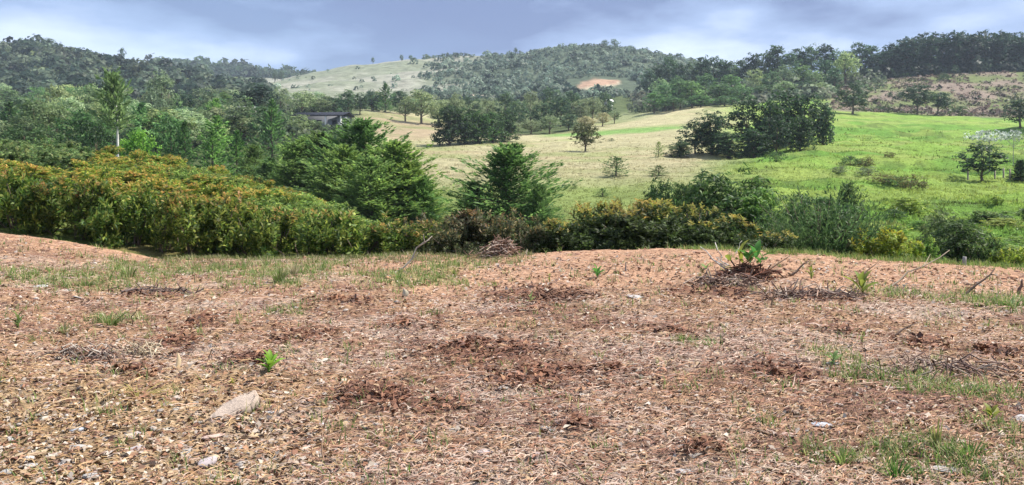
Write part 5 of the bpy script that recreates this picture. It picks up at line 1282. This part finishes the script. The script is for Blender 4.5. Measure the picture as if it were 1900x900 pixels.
weed(33, 612, 34, 44, (0.14, 0.20, 0.06), 'thin weed near the left edge of the plot', 8, seed=5)
weed(1600, 548, 30, 74, (0.20, 0.25, 0.05), 'broad-leaved yellow-green weed on the heap of dry twigs at the right', 9, seed=6, up=0.7, stem=True)
weed(1505, 520, 28, 36, (0.20, 0.24, 0.05), 'small leafy weed between the root heap and the broad-leaved weed', 6, seed=7, up=0.8)
weed(985, 566, 20, 26, (0.30, 0.36, 0.14), 'pale green sprig in the litter in the middle of the plot', 5, seed=8, up=0.8)
weed(1310, 500, 12, 30, (0.20, 0.32, 0.09), 'flat pale green leaves left of the root heap', 4, seed=9, stem=False, up=0.2)
weed(1600, 640, 16, 24, (0.2, 0.26, 0.08), 'small weed in the litter below the broad-leaved weed', 5, seed=10)
weed(1840, 780, 22, 50, (0.22, 0.24, 0.04), 'olive weed at the right beside the white stone', 7, seed=11)
weed(1545, 680, 24, 40, (0.16, 0.25, 0.08), 'green weed by the grey stone at the right', 6, seed=12)

# dry curled single leaves
def curl(px, py, hp, wp, col, label, seed):
    p = hit(px, py); s = p[1] / F; rng = np.random.default_rng(500 + seed); g = Geo(); n = 8
    t = np.linspace(0, 1, n); h = hp * s; w_ = wp * s
    for side in (0,):
        V = []
        for i in range(n):
            ww = w_ * 0.5 * math.sin(math.pi * (0.12 + 0.86 * t[i])) ** 0.7
            cx = w_ * 0.35 * math.sin(3.2 * t[i]); 
            V += [(cx - ww, 0.25 * ww, h * t[i]), (cx, -0.3 * ww, h * t[i] * 1.02), (cx + ww, 0.3 * ww, h * t[i])]
        Q = [q for i in range(n - 1) for q in ((3 * i, 3 * i + 1, 3 * i + 4, 3 * i + 3), (3 * i + 1, 3 * i + 2, 3 * i + 5, 3 * i + 4))]
        g.add(V, Q, None, col)
    o = link(bpy.data.objects.new('dry_leaf', g.mesh('dry_leaf', [M_LITTER], True))); o.location = p - np.array([0, 0, 0.01]); o.rotation_euler = (rng.normal(0, .1) - (0.3 if seed < 3 else 1.1), 0, rng.normal(0, .5))
    tag(o, label, 'dry leaf')
curl(326, 688, 34, 9, (0.56, 0.43, 0.26), 'upright curled tan leaf at the left of the litter', 1)
curl(748, 552, 18, 12, (0.46, 0.40, 0.29), 'pale folded leaf standing like a little tent below the dead branch', 2)
curl(362, 588, 30, 9, (0.20, 0.10, 0.06), 'dark brown curled leaf standing left of the middle', 3)
curl(372, 610, 24, 14, (0.17, 0.09, 0.06), 'dark brown curled leaf lying below the standing one', 4)
curl(438, 578, 26, 9, (0.22, 0.13, 0.09), 'brown curled leaf right of the two dark ones', 5)
curl(618, 768, 26, 9, (0.26, 0.13, 0.07), 'reddish curled leaf at the left end of the dark leaf drift', 6)

# ---- sticks
def stick(a, b, r0, col, label, bend=0.03, dy=0.0, name='stick', twigs=0, seed=0, parent=None):
    rng = np.random.default_rng(600 + seed)
    p0 = hit(*a); Y1 = p0[1] + dy
    p1 = np.array([(b[0] - 950) / F * Y1, Y1, Y1 * (HZ - b[1]) / F])
    base = p0 - np.array([0, 0, 0.03]); d = p1 - base; ln = np.linalg.norm(d)
    t = np.linspace(0, 1, 6)[:, None]; off = rng.normal(0, bend * ln, (6, 3)); off[0] = 0; off[-1] = 0
    pts = d * t + off
    g = Geo(); tube(g, pts, r0 * (1 - 0.65 * t[:, 0]), 6, col)
    for i in range(twigs):
        k = rng.integers(2, 5); q = pts[k]; e = q + unit(d + rng.normal(0, 0.6, 3) * ln) * ln * rng.uniform(.18, .35)
        tube(g, [q, (q + e) / 2 + rng.normal(0, .01, 3), e], [r0 * .45, r0 * .3, r0 * .12], 5, col)
    o = link(bpy.data.objects.new(name, g.mesh(name, [M_BARK], True))); o.location = base
    return tag(o, label, 'stick')
BR, GRY, DK = (0.24, 0.16, 0.11), (0.42, 0.38, 0.34), (0.10, 0.07, 0.055)
stick((733, 503), (802, 438), 0.019, (0.34, 0.29, 0.25), 'grey dead branch leaning up in front of the left bank', 0.03, 0.2, 'branch', 3, 1)
stick((832, 474), (874, 443), 0.016, GRY, 'thin pale stick leaning at the dull middle hedge', 0.03, 0.1, seed=2)
stick((1400, 516), (1466, 474), 0.018, BR, 'brown stick leaning right of the root heap', 0.02, 0.1, seed=3)
stick((1456, 512), (1502, 484), 0.02, DK, 'dark stick lying right of the root heap', 0.02, 0.1, seed=4)
stick((1572, 532), (1632, 483), 0.014, BR, 'thin brown stick leaning behind the broad-leaved weed', 0.02, 0.1, seed=5)
stick((1645, 534), (1762, 464), 0.014, (0.33, 0.27, 0.2), 'long thin pale stick reaching up over the far lip at the right', 0.025, 0.3, 'stick', 1, 6)
stick((1788, 548), (1846, 498), 0.02, DK, 'dark stick leaning above the green grass at the right', 0.02, 0.1, 'stick', 1, 7)
stick((1889, 546), (1897, 518), 0.028, (0.16, 0.10, 0.08), 'thick dark stump of a stick at the right edge', 0.02, 0.0, seed=8)
stick((1116, 512), (1142, 488), 0.012, BR, 'short stick beside the green sprig on the bare soil', 0.03, 0.05, seed=9)
stick((1055, 524), (1072, 508), 0.01, (0.4, 0.2, 0.13), 'reddish twig between the two sprigs on the bare soil', 0.02, 0.05, seed=10)
stick((1161, 503), (1161, 486), 0.016, (0.26, 0.22, 0.2), 'short upright stub in the middle of the bare soil', 0.01, 0.0, seed=11)
for i, (px, py, tp) in enumerate([(688, 502, 496), (718, 504, 494), (728, 503, 497), (752, 500, 495), (1205, 505, 494), (1141, 500, 494)]):
    stick((px, py), (px + 2, tp), 0.014, BR, ('first', 'second', 'third', 'fourth', '', '')[i] + ' small stub from the left, near the foot of the leaning branch' if i < 4 else ('grey stub right of the upright stub on the bare soil', 'low stub left of the upright stub on the bare soil')[i - 4], 0.01, 0.0, 'stub', seed=20 + i)
stick((1430, 572), (1436, 540), 0.012, BR, 'thin upright twig below the root heap', 0.02, 0.0, seed=30)
stick((1520, 592), (1540, 576), 0.012, (0.3, 0.17, 0.12), 'short reddish twig standing in the litter at the right', 0.02, 0.05, seed=31)
stick((245, 602), (256, 556), 0.007, DK, 'thin dark stalk at the left of the plot', 0.03, 0.0, seed=32)
stick((283, 566), (332, 554), 0.02, DK, 'dark stick lying below the weedy strip', 0.02, 0.25, seed=33)
stick((598, 800), (612, 752), 0.006, (0.45, 0.3, 0.2), 'thin arched stalk left of the dark leaf drift', 0.06, 0.0, seed=34)
stick((604, 855), (598, 800), 0.006, (0.45, 0.3, 0.2), 'thin upright stalk at the lower middle left', 0.05, 0.0, seed=35)
stick((805, 736), (806, 716), 0.010, DK, 'short dark upright stalk right of the leaf drift', 0.03, 0.0, seed=36)
stick((1330, 842), (1240, 815), 0.012, DK, 'dark twig lying at the lower middle right', 0.02, 0.35, seed=37)
stick((1040, 780), (1110, 805), 0.016, DK, 'dark twig lying right of the pinkish stone', 0.02, -0.25, seed=38)
stick((20, 672), (140, 720), 0.008, DK, 'long thin twig lying at the left edge', 0.02, -0.5, seed=39)
stick((1640, 630), (1700, 600), 0.01, DK, 'dark forked twig lying in the litter at the right', 0.03, 0.2, 'stick', 2, 40)

# small grey post on the lip at the right
p = hit(1789, 493); g = Geo(); tube(g, [(0, 0, -0.1), (0, 0, 0.08), (0.01, 0, 0.15)], [0.04, 0.035, 0.03], 8, (0.25, 0.24, 0.23))
o = link(bpy.data.objects.new('post', g.mesh('post', [M_BARK], True))); o.location = p; tag(o, 'short weathered grey post on the far lip at the right', 'post')
# thin posts by the dark conifer on the slope
for i, (px, py) in enumerate([(1796, 334), (1846, 332), (1862, 330), (1874, 333)]):
    p = hit(px, py, 40); g = Geo(); tube(g, [(0, 0, -0.2), (0, 0, 0.9)], [0.08, 0.07], 6, (0.34, 0.3, 0.25))
    o = link(bpy.data.objects.new('fence_post', g.mesh('fence_post', [M_BARK], True))); o.location = p
    tag(o, ORD[i] + ' thin fence post from the left beside the dark conifer on the slope', 'post', 'fence posts on the slope')

# ---- heaps
def tangle(rng, g, n, w_, d_, h_, cols, r0, ln):
    for i in range(n):
        q = rng.normal(0, 0.36, 2); hh = h_ * max(0.05, 1 - (q[0] ** 2 + q[1] ** 2) * 1.4)
        c = np.array([q[0] * w_, q[1] * d_, hh * rng.random() * 0.95]); a = unit(np.array([rng.normal(), rng.normal() * .7, rng.normal(0, .4)])) * ln * rng.uniform(.4, 1.1)
        m = c + rng.normal(0, .12, 3) * ln
        P = np.array([c - a / 2, m, c + a / 2]); P[:, 2] = np.maximum(P[:, 2], -0.02)
        tube(g, P, [r0 * rng.uniform(.5, 1.2), r0 * .8, r0 * .3], 4, pick(rng, cols, 1, .2)[0], 0, False)
def root_heap():
    p = hit(1388, 516); s = p[1] / F; r = root('uprooted_stump', p); rng = np.random.default_rng(700)
    g = Geo(); tangle(rng, g, 150, 0.40, 0.26, 0.22, ((0.17, 0.075, 0.05), (0.11, 0.06, 0.045), (0.23, 0.12, 0.08), (0.08, 0.05, 0.04)), 0.011, 0.34)
    for i in range(9):
        V, T = SVL[i % 6]; g.add(V * np.array([.12, .1, .06]) * rng.uniform(.6, 1.2) + np.array([rng.normal(0, .22), rng.normal(0, .12), .07]), None, T, (0.16, 0.075, 0.05))
    part('root_ball', g.mesh('root_ball', [M_BARK]), r)
    def br(a, b, r0, col):
        Y = p[1]; f = lambda q: np.array([(q[0] - 950) / F * Y, Y, Y * (HZ - q[1]) / F]) - p
        a, b = f(a), f(b); t = np.linspace(0, 1, 5)[:, None]; o_ = rng.normal(0, .025, (5, 3)); o_[0] = 0
        g = Geo(); pts = a + (b - a) * t + o_ + np.array([0, 0.12, 0]) * t; tube(g, pts, r0 * (1 - .6 * t[:, 0]), 6, col); part('branch', g.mesh('branch', [M_BARK], True), r)
    br((1358, 506), (1302, 452), 0.014, (0.5, 0.46, 0.42)); br((1348, 494), (1318, 472), 0.010, (0.45, 0.4, 0.36)); br((1352, 492), (1328, 454), 0.011, (0.5, 0.46, 0.42)); br((1365, 470), (1382, 446), 0.007, (0.4, 0.38, 0.32))
    br((1400, 512), (1462, 500), 0.02, (0.16, 0.1, 0.075)); br((1420, 520), (1340, 524), 0.018, (0.42, 0.38, 0.34))
    for col, n, cx, sz in (((0.08, 0.22, 0.045), 9, 1398, .26), ((0.30, 0.34, 0.06), 6, 1376, .24), ((0.14, 0.24, 0.05), 4, 1424, .2)):
        bm = blade_mesh('leaf', col)
        for i in range(n):
            o = part('leaf', bm, r); o.location = ((cx - 1388) * s + rng.normal(0, .07), rng.normal(0, .08), 0.20 + rng.random() * .1); k = sz * rng.uniform(.7, 1.2); o.scale = (k, k, k)
            o.rotation_euler = (rng.normal(0, .3), -rng.uniform(-0.1, .9), rng.uniform(0, 6.28))
    tag(r, 'uprooted stump of dark roots with pale branches and green leaves on the plot', 'stump')
root_heap()
def heap(name, px, py, w_, d_, h_, n, cols, label, seed, ln=0.4, r0=0.009):
    g = Geo(); tangle(np.random.default_rng(seed), g, n, w_, d_, h_, cols, r0, ln)
    o = link(bpy.data.objects.new(name, g.mesh(name, [M_BARK]))); o.location = hit(px, py); o['kind'] = 'stuff'
    tag(o, label)
PUR = ((0.17, 0.11, 0.09), (0.12, 0.08, 0.07), (0.24, 0.16, 0.12), (0.34, 0.27, 0.22))
heap('dry_brush', 930, 476, 0.46, 0.2, 0.32, 190, ((0.22, 0.13, 0.09), (0.30, 0.2, 0.15), (0.15, 0.09, 0.07), (0.38, 0.3, 0.25)), 'heap of dry brown brush in front of the dull middle hedge', 801, 0.35)
heap('twig_litter', 1500, 556, 0.9, 0.25, 0.06, 170, PUR, 'low drift of dark twigs below the root heap', 802)
heap('twig_litter', 1340, 530, 0.7, 0.25, 0.07, 120, PUR, 'low drift of twigs left of the root heap', 803)
heap('twig_litter', 1040, 556, 0.6, 0.3, 0.08, 140, ((0.2, 0.11, 0.07), (0.26, 0.15, 0.1), (0.14, 0.08, 0.06)), 'low drift of reddish twigs in the middle of the plot', 804, 0.3)
heap('twig_litter', 690, 742, 0.30, 0.22, 0.07, 110, ((0.17, 0.09, 0.06), (0.12, 0.065, 0.05), (0.22, 0.12, 0.08)), 'drift of dark reddish leaves and twigs in the lower middle', 805, 0.18, 0.005)
heap('twig_litter', 455, 672, 0.26, 0.2, 0.06, 90, ((0.14, 0.08, 0.06), (0.1, 0.06, 0.05)), 'drift of dark twigs beside the lime green weed', 806, 0.2, 0.005)
heap('twig_litter', 160, 670, 0.55, 0.25, 0.06, 110, PUR + ((0.4, 0.35, 0.3),), 'drift of grey twigs at the left of the plot', 807, 0.3, 0.006)
heap('twig_litter', 280, 545, 0.5, 0.15, 0.06, 90, ((0.12, 0.09, 0.08), (0.18, 0.13, 0.11)), 'dark line of twigs below the weedy strip', 808, 0.3)
heap('twig_litter', 1750, 690, 0.9, 0.35, 0.05, 120, PUR, 'thin drift of twigs above the lower right grass', 809, 0.35, 0.006)
heap('straw_litter', 265, 655, 0.3, 0.25, 0.05, 90, ((0.5, 0.42, 0.3), (0.42, 0.34, 0.24)), 'drift of pale straw left of the upright tan leaf', 810, 0.22, 0.006)
